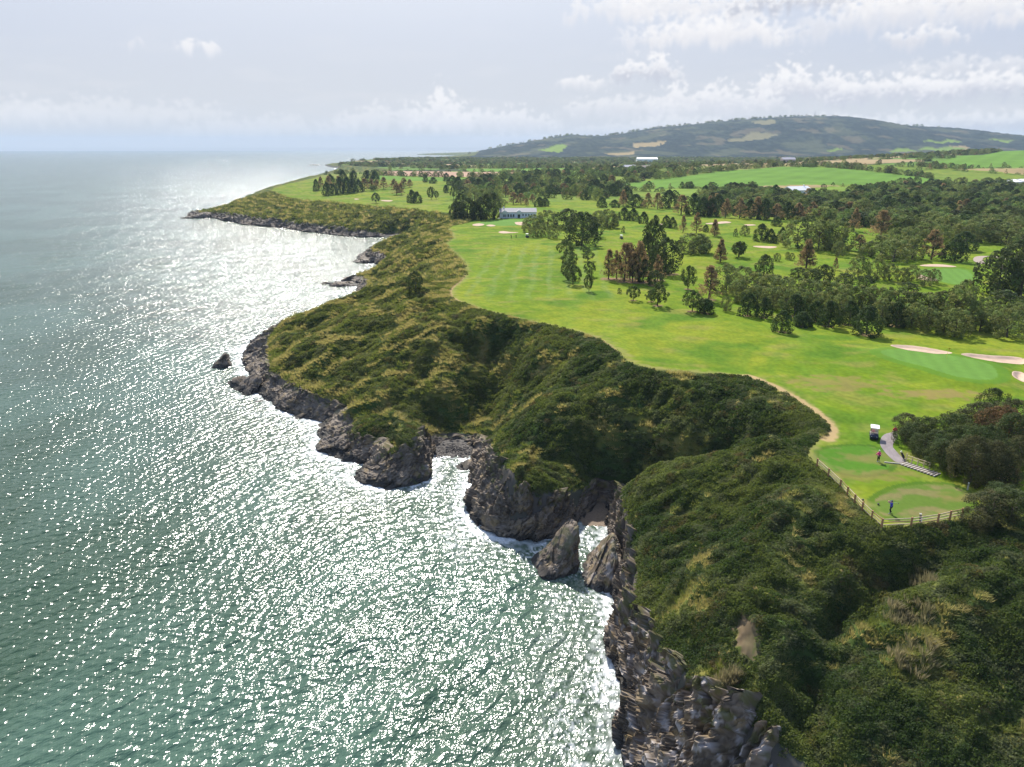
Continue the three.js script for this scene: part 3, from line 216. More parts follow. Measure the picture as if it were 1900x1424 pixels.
for (let i = 0; i < NR; i++) {
  const r = radii[i];
  for (let j = 0; j < NA; j++) {
    const a = lerp(A0, A1, j / (NA - 1)), x = r * Math.sin(a), z = -r * Math.cos(a), v = i * NA + j;
    gx[v] = x; gz[v] = z;
    const land = inside(coastS, x, z), far = r > 3400;
    let dC = 1e4, seg = 0, f = 0;
    if (!(land && far && x > 200)) [dC, seg, f] = distTo(coastS, x, z, true);
    gd[v] = land ? dC : -dC;
    if (!land) { gh[v] = -Math.min(4, dC * 0.9) - 0.3; continue; }
    const top = inside(topS, x, z);
    let h, col;
    if (!top) {
      const dT = distTo(topS, x, z, true)[0];
      const [hh, u, L] = slopeHeight(x, z, dC, seg, f, dT); h = hh; gu[v] = u; gL[v] = L; gk[v] = 1;
      const g1 = fbm(x / 16, z / 16, 4), dry = ss(-0.1, 0.35, g1 + 0.12);
      col = mix3([0.06, 0.09, 0.02], [0.23, 0.2, 0.055], dry * (0.55 + 0.45 * n2(x / 2.3, z / 2.3)));
      col = mix3(col, [0.26, 0.17, 0.075], 0.6 * ss(0.2, 0.5, fbm(x / 7 + 70, z / 7, 3)) * dry);
      col = mix3(col, [0.032, 0.05, 0.014], ss(0.0, 0.25, fbm(x / 11 - 33, z / 11 + 5, 4)) * 0.6);
      col = mix3(col, [0.10, 0.088, 0.075], dC < L + 0.5 ? 1 : 0);
      for (const [cx, cz, rx, rz] of BARE) { const e = ((x - cx) / rx) ** 2 + ((z - cz) / rz) ** 2 + 0.8 * n2(x / 1.2, z / 1.2); if (e < 1.2) col = mix3(col, [0.15, 0.11, 0.065].map((q) => q * (1 + 0.15 * n2(x / 0.5, z / 0.5))), ss(1.2, 0.7, e)); }
      col = mix3(col, [0.05, 0.085, 0.03], 0.25 * ss(0.2, -0.2, g1));
    } else {
      h = plateau(x, z) + 0.35 * n2(x / 45, z / 45) + 0.12 * n2(x / 13, z / 13);
      gu[v] = 1;
      const golf = r < 640 || (x < -60 && r < 1150);
      gk[v] = z < -3300 ? 4 : golf ? 2 : 3;
      const jit = r > 1500 ? r * 0.006 : r > 700 ? 3 : 0, fx = x + jit * (n2(x / (jit * 5 + 1), z / (jit * 5 + 1)) + 0.5 * n2(x / (jit + 1), z / (jit + 1))), fz = z + jit * 1.6 * n2(z / (jit * 4 + 1) + 9, x / (jit * 4 + 1));
      const fl = fields.find((q) => inB(q.b, fx, fz) && inside(q.p, fx, fz));
      if (fl) { if (gk[v] === 2) gk[v] = 3; const m = 1 + 0.18 * fbm(x / 80, z / 80, 4) + 0.06 * Math.sin((x * 0.8 + z * 0.6) / 5); col = FIELD_COL[fl.k].map((q) => q * m); }
      else if (gk[v] === 4 || (hill(x, z) > 12)) {
        const t = fbm(x / 500, z / 700, 4), w = fbm(x / 60, z / 120, 3);
        col = mix3([0.011, 0.023, 0.024], [0.03, 0.046, 0.035], ss(-0.15, 0.3, w + t * 0.5));
        col = mix3(col, [0.08, 0.09, 0.05], 0.55 * ss(0.18, 0.35, t));
        col = mix3(col, [0.16, 0.13, 0.08], 0.5 * ss(0.28, 0.4, fbm(x / 300 + 40, z / 500, 3)));
        h += (5 + 4 * ss(3600, 4800, -z)) * (0.5 + 0.5 * n2(x / 38, z / 60)) * ss(0, 20, hill(x, z));
        gk[v] = 4;
      } else if (gk[v] === 3) {
        const [id, edge] = CELL(x, z), m = 1 + 0.15 * fbm(x / 70, z / 70, 3);
        const base = id < 0.38 ? [0.10, 0.17, 0.03] : id < 0.6 ? [0.15, 0.2, 0.045] : id < 0.72 ? [0.3, 0.225, 0.12] : id < 0.84 ? [0.19, 0.17, 0.06] : [0.035, 0.05, 0.02];
        col = base.map((q) => q * m);
        if (edge < 0.045) col = [0.03, 0.045, 0.018];
        if (r < 1300) col = mix3(turfColor(x, z, r), col, 0.4);
      } else {
        col = turfColor(x, z, r);
        if (x < -60 && z < -450) col = mix3(col, [0.2, 0.18, 0.06], 0.4 * ss(0.0, 0.4, fbm(x / 40 + 5, z / 40, 3)));
        for (const g of greens) if (inB(g.b, x, z, 3) ) { if (inside(g.p, x, z)) { const s = 1 + 0.05 * Math.sin((x + z * 0.35) * 2.1) + 0.05 * n2(x / 2, z / 2); col = [0.105 * s, 0.205 * s, 0.038 * s]; } else if (distTo(g.p, x, z, true)[0] < 2.2) col = mix3(col, [0.08, 0.175, 0.02], 0.7); }
        tees.forEach((g, n) => { if (inB(g.b, x, z) && inside(g.p, x, z)) { const s = 1 + 0.07 * n2(x / 0.9, z / 0.9); let c = n ? [0.09, 0.145, 0.024] : [0.066, 0.155, 0.016]; c = mix3(c, [0.19, 0.15, 0.07], n ? 0.7 * ss(0.0, 0.35, fbm(x / 7, z / 4 + 3, 4)) : 0.3 * ss(0.2, 0.45, fbm(x / 5 + 20, z / 5, 3))); col = c.map((q) => q * s); } else if (inB(g.b, x, z, 1) && distTo(g.p, x, z, true)[0] < 0.8) col = mix3(col, [0.045, 0.105, 0.012], 0.75); });
        // worn dry grass by the near green
        for (const [cx, cz, rx, rz, s] of [[61, -131, 9, 5, .6], [75, -124, 9, 3, .75], [55, -97, 8, 2.5, .45], [48, -91, 7, 2, .5], [60, -84, 7, 1.6, .5]]) { const e = ((x - cx) / rx) ** 2 + ((z - cz) / rz) ** 2; if (e < 2) col = mix3(col, [0.21, 0.15, 0.06], s * ss(1.4, 0.1, e + 1.5 * fbm(x / 4, z / 3, 3))); }
        if (r > 120 && r < 300) for (const [lx, lz, lr] of LITTER) { const d = Math.hypot(x - lx, z - lz) / lr + 0.3 * n2(x / 1.4, z / 1.4); if (d < 1.2) col = mix3(col, [0.24, 0.15, 0.095], 0.8 * ss(1.2, 0.75, d)); }
        // bare edge where the turf meets the scrub
        const dT = r < 420 && x < 60 ? distTo(topS, x, z, true)[0] : 99;
        if (dT < 3) col = mix3(col, [0.24, 0.21, 0.08], 0.6 * ss(2.6, 0.3, dT + 1.2 * n2(x / 3, z / 3)));
        for (const p of paths) if (inB(p.b, x, z, 3)) { const d = distTo(p.p, x, z)[0] / p.w + 0.35 * n2(x / 1.5, z / 1.5); if (d < 1.7) col = mix3(col, [0.36, 0.255, 0.13], ss(1.6, 0.8, d) * 0.9); }
      }
      if (r < 230) for (const b of bunkers) if (inB(b.b, x, z) && inside(b.p, x, z)) h -= 0.6 * ss(0, 1.3, distTo(b.p, x, z, true)[0]);
      if (r < 200 && greens[0] && inB(greens[0].b, x, z, 8)) { const d = distTo(greens[0].p, x, z, true)[0]; h += 0.7 * (inside(greens[0].p, x, z) ? 1 : ss(7, 0, d)); }
    }
    gh[v] = h; gcol[v * 3] = col[0]; gcol[v * 3 + 1] = col[1]; gcol[v * 3 + 2] = col[2];
  }
}
function locate(x, z) {
  const r = Math.hypot(x, z), a = Math.atan2(x, -z), fj = clamp((a - A0) / (A1 - A0) * (NA - 1), 0, NA - 1.001); let lo = 0, hi = NR - 2;
  while (lo < hi) { const m = (lo + hi + 1) >> 1; if (radii[m] <= r) lo = m; else hi = m - 1; }
  return [lo, Math.floor(fj), clamp((r - radii[lo]) / (radii[lo + 1] - radii[lo])), fj - Math.floor(fj)];
}
function groundY(x, z) { const [i, j, s, t] = locate(x, z), v = i * NA + j; return lerp(lerp(gh[v], gh[v + 1], t), lerp(gh[v + NA], gh[v + NA + 1], t), s); }
function sample(arr, x, z) { const [i, j, s, t] = locate(x, z); return arr[(i + Math.round(s)) * NA + j + Math.round(t)]; }
{
  const pos = new Float32Array(NV * 3), nor = new Float32Array(NV * 3);
  for (let v = 0; v < NV; v++) { pos[v * 3] = gx[v]; pos[v * 3 + 1] = gh[v]; pos[v * 3 + 2] = gz[v]; }
  for (let i = 0; i < NR; i++) for (let j = 0; j < NA; j++) {
    const v = i * NA + j, l = j ? v - 1 : v, q = j < NA - 1 ? v + 1 : v, d = i ? v - NA : v, u = i < NR - 1 ? v + NA : v;
    const ax = gx[q] - gx[l], ay = gh[q] - gh[l], az = gz[q] - gz[l], bx = gx[u] - gx[d], by = gh[u] - gh[d], bz = gz[u] - gz[d];
    let nx = ay * bz - az * by, ny = az * bx - ax * bz, nz = ax * by - ay * bx; if (ny < 0) { nx = -nx; ny = -ny; nz = -nz; }
    const m = Math.hypot(nx, ny, nz) || 1; nor[v * 3] = nx / m; nor[v * 3 + 1] = ny / m; nor[v * 3 + 2] = nz / m;
  }
  const idx = [[], [], [], [], []];
  for (let i = 0; i < NR - 1; i++) for (let j = 0; j < NA - 1; j++) {
    const a = i * NA + j, b = a + 1, c = a + NA, d = c + 1;
    if (gd[a] < -5 && gd[b] < -5 && gd[c] < -5 && gd[d] < -5) continue;
    for (const t of [[a, b, c], [b, d, c]]) { let k = Math.max(gk[t[0]], gk[t[1]], gk[t[2]]); if (k > 1 && (gk[t[0]] === 1 || gk[t[1]] === 1 || gk[t[2]] === 1)) k = 1; idx[k || 1].push(t[0], t[1], t[2]); }
  }
  const info = [0, ['coastal_slope', 'rough grass and earth of the coastal slope under the scrub'], ['golf_course', 'mown grass fairways of the clifftop golf course'], ['farmland', 'patchwork of fields behind the golf course'], ['wooded_hill', 'long blue wooded hill on the horizon']];
  for (const k of [1, 2, 3, 4]) {
    const map = new Int32Array(NV).fill(-1), p = [], n = [], c = [], id = idx[k].map((v) => { if (map[v] < 0) { map[v] = p.length / 3; p.push(pos[v * 3], pos[v * 3 + 1], pos[v * 3 + 2]); n.push(nor[v * 3], nor[v * 3 + 1], nor[v * 3 + 2]); c.push(gcol[v * 3], gcol[v * 3 + 1], gcol[v * 3 + 2]); } return map[v]; });
    const g = new THREE.BufferGeometry();
    g.setAttribute('position', new THREE.Float32BufferAttribute(p, 3)); g.setAttribute('normal', new THREE.Float32BufferAttribute(n, 3)); g.setAttribute('color', new THREE.Float32BufferAttribute(c, 3)); g.setIndex(id);
    kind(mesh(info[k][0], g, new THREE.MeshPhysicalMaterial({ vertexColors: true, roughness: 1, specularIntensity: 0.08 })), 'structure', info[k][1]);
    console.log(info[k][0], id.length / 3);
  }
}

// ---------- the sea ----------
{
  const NB = 760, rr = [];
  for (let r = 30; r < 18500;) { rr.push(r); r += r < 90 ? 0.36 : r < 260 ? r * 0.0042 : r < 1200 ? r * 0.0085 : r * 0.02; }
  const M = rr.length, R = rng(77), waves = [];
  for (let k = 0; k < 46; k++) { const L = 1.6 * Math.pow(16, R()), th = (56 + (R() + R() + R() - 1.5) * 46) * rad; waves.push({ L, k: 2 * Math.PI / L, cx: Math.sin(th), cz: Math.cos(th), a: 0.0040 * Math.pow(L, 0.9) * (0.5 + R()), p: R() * 6.283 }); }
  const pos = new Float32Array(M * NB * 3), col = new Float32Array(M * NB * 3), uv = new Float32Array(M * NB * 2), land = new Float32Array(M * NB);
  for (let i = 0; i < M; i++) {
    const r = rr[i], cell = Math.max(i < M - 1 ? rr[i + 1] - r : 400, r * 0.0021), act = waves.filter((w) => w.L > cell * 3.2);
    for (let j = 0; j < NB; j++) {
      const a = lerp(A0 * 1.08, A1 * 1.08, j / (NB - 1)), x = r * Math.sin(a), z = -r * Math.cos(a), v = i * NB + j;
      const inn = inside(coastS, x, z);
      const near = r < 4000 ? distTo(coastS, x, z, true)[0] : 400, d = inn ? -near : near;
      land[v] = d;
      let y = 0;
      const chop = 0.6 + 0.35 * n2(x / 55, z / 80) + 0.3 * n2((x + z * 0.6) / 9, (z - x * 0.6) / 24);
      for (const w of act) y += w.a * Math.sin((x * w.cx + z * w.cz) * w.k + w.p + 0.6 * n2(x / (w.L * 4), z / (w.L * 4))) * chop;
      y *= 0.45 + 0.55 * ss(0, 25, d);
      pos[v * 3] = x; pos[v * 3 + 1] = y; pos[v * 3 + 2] = z; uv[v * 2] = x; uv[v * 2 + 1] = -z;
      const g = fbm(x / 90, z / 130, 4);
      let c = mix3([0.030, 0.066, 0.038], [0.050, 0.100, 0.070], ss(-0.3, 0.35, g));
      c = mix3(c, [0.07, 0.10, 0.065], 0.6 * ss(22, 4, d + 6 * g));
      // foam: lacy streaks along the rocks, thinning seaward
      if (d < 16 && r < 430) {
        const fs = r < 300 ? 1 : r / 300, lace = 1 - Math.abs(n2(x / (1.5 * fs) + n2(x / 4, z / 4) * 1.5, z / (1.9 * fs))) * 2.0 + 0.35 * n2(x / 0.5, z / 0.5), wash = ss(-0.35, 0.5, fbm(x / 9 + 12, z / 9, 3));
        const foam = clamp(ss(0.3, 0.85, lace) * ss(12, 2, d) * (0.1 + 0.9 * wash) + ss(3.0, 0.2, d + 2.2 * n2(x / 1.6, z / 1.6)) * (0.35 + 0.65 * wash));
        c = mix3(c, [0.72, 0.74, 0.74], foam * 0.9);
      }
      col[v * 3] = c[0]; col[v * 3 + 1] = c[1]; col[v * 3 + 2] = c[2];
    }
  }
  const id = [];
  for (let i = 0; i < M - 1; i++) for (let j = 0; j < NB - 1; j++) { const a = i * NB + j, b = a + 1, c = a + NB, d = c + 1; if (land[a] < -12 && land[b] < -12 && land[c] < -12 && land[d] < -12) continue; id.push(a, b, c, b, d, c); }
  const g = new THREE.BufferGeometry();
  g.setAttribute('position', new THREE.BufferAttribute(pos, 3)); g.setAttribute('color', new THREE.BufferAttribute(col, 3)); g.setAttribute('uv', new THREE.BufferAttribute(uv, 2)); g.setIndex(id); g.computeVertexNormals();
  // ripples: periodic height fields, one fine and one coarser
  const ripple = (n, size, lmin, lmax, count, seed, steep) => {
    const Q = rng(seed), hgt = new Float32Array(n * n), ws = [];
    for (let k = 0; k < count; k++) { const L = lmin * Math.pow(lmax / lmin, Q()), th = (-56 + (Q() + Q() + Q() - 1.5) * 62) * rad, kx = Math.round(Math.sin(th) * size / L), ky = Math.round(Math.cos(th) * size / L); ws.push([kx * 2 * Math.PI / n, ky * 2 * Math.PI / n, L * steep * (0.5 + Q()), Q() * 6.283]); }
    for (const [kx, ky, a, p] of ws) for (let y = 0; y < n; y++) { const s0 = Math.sin(ky * y + p), c0 = Math.cos(ky * y + p); for (let x = 0; x < n; x++) hgt[y * n + x] += a * (s0 * Math.cos(kx * x) + c0 * Math.sin(kx * x)); }
    let lo = 1e9, hi = -1e9; for (const q of hgt) { lo = Math.min(lo, q); hi = Math.max(hi, q); }
    const d = new Float32Array(n * n * 4); for (let k = 0; k < n * n; k++) { const q = (hgt[k] - lo) / (hi - lo); d[k * 4] = d[k * 4 + 1] = d[k * 4 + 2] = q; d[k * 4 + 3] = 1; }
    const t = new THREE.DataTexture(d, n, n, THREE.RGBAFormat, THREE.FloatType); t.wrapS = t.wrapT = THREE.RepeatWrapping; t.magFilter = THREE.LinearFilter; t.repeat.set(1 / size, 1 / size); t.needsUpdate = true;
    return [t, hi - lo];
  };
  const [bump, scale] = ripple(1536, 43, 0.25, 3.4, 110, 3, 0.0050);
  const m = new THREE.MeshPhysicalMaterial({ vertexColors: true, roughness: 0.165, ior: 1.33, bumpMap: bump, bumpScale: scale });
  kind(mesh('sea', g, m), 'structure', 'green sea with sun glitter and foam along the rocks');
  console.log('sea', id.length / 3);
}
// ---------- rock: bedded slate, cliffs along the water's edge ----------
const BED = V(-0.52, 0.76, 0.38).normalize();
const E1 = V(0, 1, 0).cross(BED).normalize(), E2 = BED.clone().cross(E1);
const h3 = (a, b, c, k) => { let s = Math.imul(a, 374761393) ^ Math.imul(b, 668265263) ^ Math.imul(c, 2147483647) ^ Math.imul(k, 1274126177); s = Math.imul(s ^ (s >>> 13), 1274126177); s ^= s >>> 16; return (s >>> 0) / 4294967296; };
function facet(x, y, z, a, b, c, k) { // broken blocks: each cell of rock is a tilted plane
  const u = (x * E1.x + y * E1.y + z * E1.z) / a, v = (x * E2.x + y * E2.y + z * E2.z) / b, w = (x * BED.x + y * BED.y + z * BED.z) / c, iu = Math.floor(u), iv = Math.floor(v), iw = Math.floor(w); let best = 9, d = 0;
  for (let i = -1; i <= 1; i++) for (let j = -1; j <= 1; j++) for (let l = -1; l <= 1; l++) { const A = iu + i, B = iv + j, C = iw + l, du = u - A - h3(A, B, C, k), dv = v - B - h3(A, B, C, k + 1), dw = w - C - h3(A, B, C, k + 2), q = du * du + dv * dv + dw * dw; if (q < best) { best = q; d = (h3(A, B, C, k + 3) - 0.5) + 0.5 * ((h3(A, B, C, k + 4) - 0.5) * du + (h3(A, B, C, k + 5) - 0.5) * dv + (h3(A, B, C, k + 6) - 0.3) * dw); } }
  return d;
}
const hash = (k) => { const s = Math.sin(k * 91.7 + 3.1) * 4375.85; return s - Math.floor(s); };
function bedding(x, y, z) { // how far a point of rock stands out, in metres, and the number of its bed
  const q = (x * BED.x + y * BED.y + z * BED.z) / 0.7 + 0.9 * n3(x / 7, y / 7, z / 7), k = Math.floor(q), s = q - k;
  const q2 = q * 3.3 + 0.5 * n3(x / 2, y / 2, z / 2), k2 = Math.floor(q2);
  return [1.15 * facet(x, y, z, 6.5, 3.8, 1.5, 1) + 0.6 * facet(x, y, z, 2.6, 1.5, 0.5, 20) + 0.2 * facet(x, y, z, 1.1, 0.7, 0.34, 40) + 0.12 * (hash(k2 + 50) - 0.5) + 0.1 * s + 0.5 * n3(x / 11, y / 11, z / 11), k];
}
function rockColor(x, y, z, k, pale) {
  const a = n3(x / 5 + 20, y / 5, z / 5), b = n3(x / 0.8, y / 0.8, z / 0.8), c = n3(x / 1.9 - 9, y / 1.9, z / 1.9);
  let col = mix3([0.068, 0.052, 0.038], [0.235, 0.185, 0.135], clamp(0.42 + 0.35 * a + 0.4 * (hash(k) - 0.5) + 0.25 * b + 0.35 * n3(x / 0.27, y / 0.27, z / 0.27)));
  col = mix3(col, [0.42, 0.38, 0.36], pale * 0.85 * ss(0.3, 0.5, c + 0.4 * b + 0.25 * n3(x / 0.3, y / 0.3 + 9, z / 0.3)));
  col = mix3(col, [0.27, 0.19, 0.09], 0.5 * ss(0.35, 0.7, n3(x / 2.5 + 50, y / 2.5, z / 2.5)));
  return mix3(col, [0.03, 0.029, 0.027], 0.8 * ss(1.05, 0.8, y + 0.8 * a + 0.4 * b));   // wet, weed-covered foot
}
const rockMat = new THREE.MeshPhysicalMaterial({ vertexColors: true, roughness: 0.7, specularIntensity: 0.3, flatShading: true });
{
  const end = coastS.findIndex((p) => p[0] < -250 && p[1] < -600) + 12, line = [];
  let prev = coastS[6];
  for (let i = 6; i < end; i++) { const a = coastS[i], b = coastS[i + 1], len = Math.hypot(b[0] - a[0], b[1] - a[1]), st = Math.max(0.15, Math.hypot(a[0], a[1]) * 0.0024), n = Math.max(1, Math.round(len / st)); for (let k = 0; k < n; k++) line.push(a.map((v, c) => lerp(v, b[c], k / n))); }
  void prev;
  const N = line.length, rows = 86, P = [], C = [], id = [];
  const nrm = line.map((p, i) => { const a = line[Math.max(0, i - 1)], b = line[Math.min(N - 1, i + 1)], dx = b[0] - a[0], dz = b[1] - a[1], l = Math.hypot(dx, dz) || 1; return [-dz / l, dx / l]; });
  for (let i = 0; i < N; i++) {
    const [x0, z0, H0, L] = line[i], r = Math.hypot(x0, z0), win = Math.round(3.5 / Math.max(0.15, r * 0.0024)); let nx = 0, nz = 0;
    for (let k = -win; k <= win; k++) { const q = nrm[clamp(i + k, 0, N - 1)]; nx += q[0]; nz += q[1]; }
    const m = Math.hypot(nx, nz) || 1; nx /= m; nz /= m;
    const H = H0 * (1 + 0.28 * n2(x0 / 7, z0 / 7) + 0.14 * n2(x0 / 2.2, z0 / 2.2)), pale = ss(-95, -60, z0) * 0.75 + 0.12;
    for (let j = 0; j < rows; j++) {
      const t = lerp(-0.22, 1.34, j / (rows - 1));
      let inl = t < 1 ? L * (t < 0 ? t * 0.3 : Math.pow(t, 1.15)) : L + (t - 1) * 7, y = t < 1 ? H * t : H + 0.1 - (t - 1) * 3.2;
      let x = x0 + nx * inl, z = z0 + nz * inl; const far = ss(260, 500, r), amp = Math.min(1.5, 0.45 + H * 0.11) * (1 + far) * (t < 0 ? 0.6 : 1);
      const s = 1 + 1.2 * far, [d, k] = bedding(x / s, y / s, z / s), out = d * amp;
      x -= nx * out * 0.85; z -= nz * out * 0.85; y += out * 0.55;
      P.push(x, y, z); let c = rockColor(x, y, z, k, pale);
      if (t > 0.75) c = mix3(c, [0.10, 0.10, 0.03], ss(0.1, 0.5, n3(x / 1.4, y / 1.4, z / 1.4) + (t - 0.9)) * 0.8);   // lichen and turf creeping over the top
      C.push(...c);
    }
  }
  for (let i = 0; i < N - 1; i++) for (let j = 0; j < rows - 1; j++) { const a = i * rows + j, b = a + 1, c = a + rows, d = c + 1; id.push(a, c, b, b, c, d); }
  const g = new THREE.BufferGeometry(); g.setAttribute('position', new THREE.Float32BufferAttribute(P, 3)); g.setAttribute('color', new THREE.Float32BufferAttribute(C, 3)); g.setIndex(id);
  kind(mesh('sea_cliff', g.toNonIndexed(), rockMat), 'structure', 'bedded grey brown rock cliffs at the water edge');
  console.log('cliff', id.length / 3);
}
function seaRock(label, x, z, hx, hy, hz, turn, seed, { lean = 0.6, sharp = 1.4, group, detail = 22, name = 'sea_rock', pale = 0.15, moss = 0 } = {}) {
  const g = new THREE.IcosahedronGeometry(1, detail), p = g.attributes.position, C = [], co = Math.cos(turn), si = Math.sin(turn);
  for (let i = 0; i < p.count; i++) {
    let X = p.getX(i), Y = p.getY(i), Z = p.getZ(i);
    const e = Math.pow(Math.abs(X) ** 3 + Math.abs(Y) ** 3 + Math.abs(Z) ** 3, 1 / 3); X /= e; Y /= e; Z /= e;
    const top = Math.max(0, Y), w = clamp(0.5 + 0.5 * X * lean / 0.6 * 0.9 + 0.1); let lx = X * hx * (1 - 0.45 * top * (sharp - 0.6)) + lean * top * hx * 0.5, ly = (Y > 0 ? Y * hy * Math.pow(w, 0.85) : Y * 1.6) - 0.7, lz = Z * hz * (1 - 0.5 * top * (sharp - 0.7));
    const wx = x + lx * co + lz * si, wz = z - lx * si + lz * co, [d, k] = bedding(wx + seed * 3, ly, wz), a = Math.min(1.1, 0.16 * Math.min(hx, hz, hy + 1) + 0.18), L = Math.hypot(lx, ly * 0.8, lz) || 1, f = d * a;
    lx += (lx / L) * f; ly += (ly / L) * f * 0.9; lz += (lz / L) * f;
    p.setXYZ(i, lx, ly, lz);
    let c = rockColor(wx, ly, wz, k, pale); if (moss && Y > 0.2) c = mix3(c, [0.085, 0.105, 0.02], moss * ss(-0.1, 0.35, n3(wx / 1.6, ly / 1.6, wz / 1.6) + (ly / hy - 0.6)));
    C.push(...c);
  }
  g.setAttribute('color', new THREE.Float32BufferAttribute(C, 3)); g.deleteAttribute('uv'); g.deleteAttribute('normal');
  const o = mesh(name, g, rockMat); o.position.set(x, 0, z); o.rotation.y = turn;
  return tag(o, label, 'rock', group);
}
seaRock('tall pointed sea stack in front of the dark cove', 6.3, -100.5, 4.3, 8.6, 3.4, 0.35, 1, { lean: 0.7, detail: 30, moss: 0.35 });
seaRock('rock buttress with a green tuft at the foot of the near bluff', 13.6, -99, 2.9, 8.0, 6.0, -0.1, 2, { lean: 0.5, detail: 28, pale: 0.5, moss: 0.25 });
seaRock('lone dark islet standing off the left point', -88.3, -211.5, 3.6, 4.9, 3.4, 0.2, 3, { lean: 0.75 });
seaRock('larger rock of the pair beside the left point', -71.5, -187.5, 4.6, 5.2, 4.6, 0.7, 4, { lean: 0.7 });
seaRock('smaller seaward rock of the pair beside the left point', -76, -192.5, 3.1, 3.6, 4.2, 0.7, 5, { lean: 0.6 });
seaRock('low broken reef awash below the left point', -66.5, -178.5, 3.6, 1.0, 1.5, 0.2, 6, { lean: 0.3, sharp: 1 });
seaRock('low rock spur poking from the cliff beside the pebble inlet', -10.3, -137.5, 3.4, 2.2, 2.2, 0.6, 7, { lean: 0.6 });
seaRock('long mossy slab at the tip of the rocky promontory', -23.3, -131, 7.6, 4.9, 3.6, 0.5, 8, { lean: 0.8, detail: 30, moss: 0.5, pale: 0.3 });
seaRock('tilted rock slab behind the promontory tip', -31.5, -142, 6.6, 4.4, 3.4, 0.55, 9, { lean: 0.75, detail: 28, pale: 0.3, moss: 0.3 });
seaRock('wedge of rock at the left side of the promontory', -39.5, -147.5, 5.4, 3.8, 3.0, 0.6, 10, { lean: 0.75, pale: 0.25 });
seaRock('rock fin rising between the slabs of the promontory', -26, -139.5, 5, 5.6, 2.6, 0.5, 11, { lean: 0.8, moss: 0.5 });
seaRock('dark rock fin below the grassy slope left of the promontory', -51, -169, 6, 4.6, 3.0, 0.6, 12, { lean: 0.7 });
seaRock('rock step where the promontory joins the slope', -43, -161.5, 5.5, 5.0, 3.0, 0.55, 13, { lean: 0.7, moss: 0.3 });
seaRock('low jagged reef below the middle cliffs', -78, -347, 9, 3.2, 5, 0.2, 14, { lean: -0.3 });
seaRock('outermost rock of the jagged reef below the middle cliffs', -89, -350, 3.5, 2.2, 2.6, 0.2, 15, { lean: 0.2 });
seaRock('dark rounded rock point in the bay mouth', -80, -424, 12, 8, 9, 0.2, 16, { lean: 0.4 });
seaRock('low dark rock off the far point of the second headland', -296, -702, 16, 7, 12, 0.1, 17, { lean: 0.5 });
seaRock('flat dark skerry off the distant headland', -735, -2850, 26, 5, 12, 0, 18, { lean: 0.1, detail: 8 });
{ // beaches at the heads of the two inlets
  const beach = (label, cx, cz, rx, rz, y0, rgb, seed, pebbles) => {
    const P = [], C = [], id = [], n = 72, m = 26;
    for (let k = 0; k <= m; k++) for (let j = 0; j < n; j++) { const a = j / n * 2 * Math.PI, q = k / m, x = cx + Math.cos(a) * rx * q * (1 + 0.15 * n2(j * 0.6, seed)), z = cz + Math.sin(a) * rz * q; const s = 1 + 0.25 * n2(x * 2, z * 2) + (pebbles ? 0.5 * n2(x * 6, z * 6) : 0); P.push(x, y0 - (z - cz) / rz * 0.55 + (pebbles ? 0.28 * n2(x * 2.2, z * 2.2) + 0.15 * n2(x * 5, z * 5) : 0.03 * n2(x, z)), z); C.push(rgb[0] * s, rgb[1] * s, rgb[2] * s); }
    for (let k = 0; k < m; k++) for (let j = 0; j < n; j++) { const a = k * n + j, b = k * n + (j + 1) % n; id.push(a, a + n, b, b, a + n, b + n); }
    const g = new THREE.BufferGeometry(); g.setAttribute('position', new THREE.Float32BufferAttribute(P, 3)); g.setAttribute('color', new THREE.Float32BufferAttribute(C, 3)); g.setIndex(id); g.computeVertexNormals();
    kind(mesh('beach', g, new THREE.MeshStandardMaterial({ vertexColors: true, roughness: 0.8, side: THREE.DoubleSide })), 'structure', label);
  };
  beach('small patch of brown sand inside the dark cove', 15.2, -115.5, 3.4, 5.5, 0.25, [0.16, 0.11, 0.068], 1, false);
  beach('shadowed pebble beach at the head of the inlet', -12, -146, 5.5, 4.5, 0.3, [0.06, 0.05, 0.042], 2, true);
}
// ---------- scrub, bracken and long grass on the coastal slope ----------
const leafMat = (extra = {}) => new THREE.MeshPhysicalMaterial({ vertexColors: true, roughness: 1, specularIntensity: 0.25, transmission: 0.5, thickness: 0, side: THREE.DoubleSide, ...extra });
function leafSheet(list) { // list of [centre, direction, width axis, length, width, colour]
  const P = [], C = [], id = [];
  for (const [c, d, w, l, b, k] of list) {
    const o = P.length / 3;
    P.push(c.x - d.x * l / 2, c.y - d.y * l / 2, c.z - d.z * l / 2, c.x + w.x * b / 2, c.y + w.y * b / 2, c.z + w.z * b / 2, c.x + d.x * l / 2, c.y + d.y * l / 2, c.z + d.z * l / 2, c.x - w.x * b / 2, c.y - w.y * b / 2, c.z - w.z * b / 2);
    for (let q = 0; q < 4; q++) C.push(...k); id.push(o, o + 1, o + 2, o, o + 2, o + 3);
  }
  const g = new THREE.BufferGeometry(); g.setAttribute('position', new THREE.Float32BufferAttribute(P, 3)); g.setAttribute('color', new THREE.Float32BufferAttribute(C, 3)); g.setIndex(id);
  return g;
}
const randDir = (R) => { const u = R() * 2 - 1, a = R() * 6.2832, s = Math.sqrt(1 - u * u); return V(s * Math.cos(a), u, s * Math.sin(a)); };
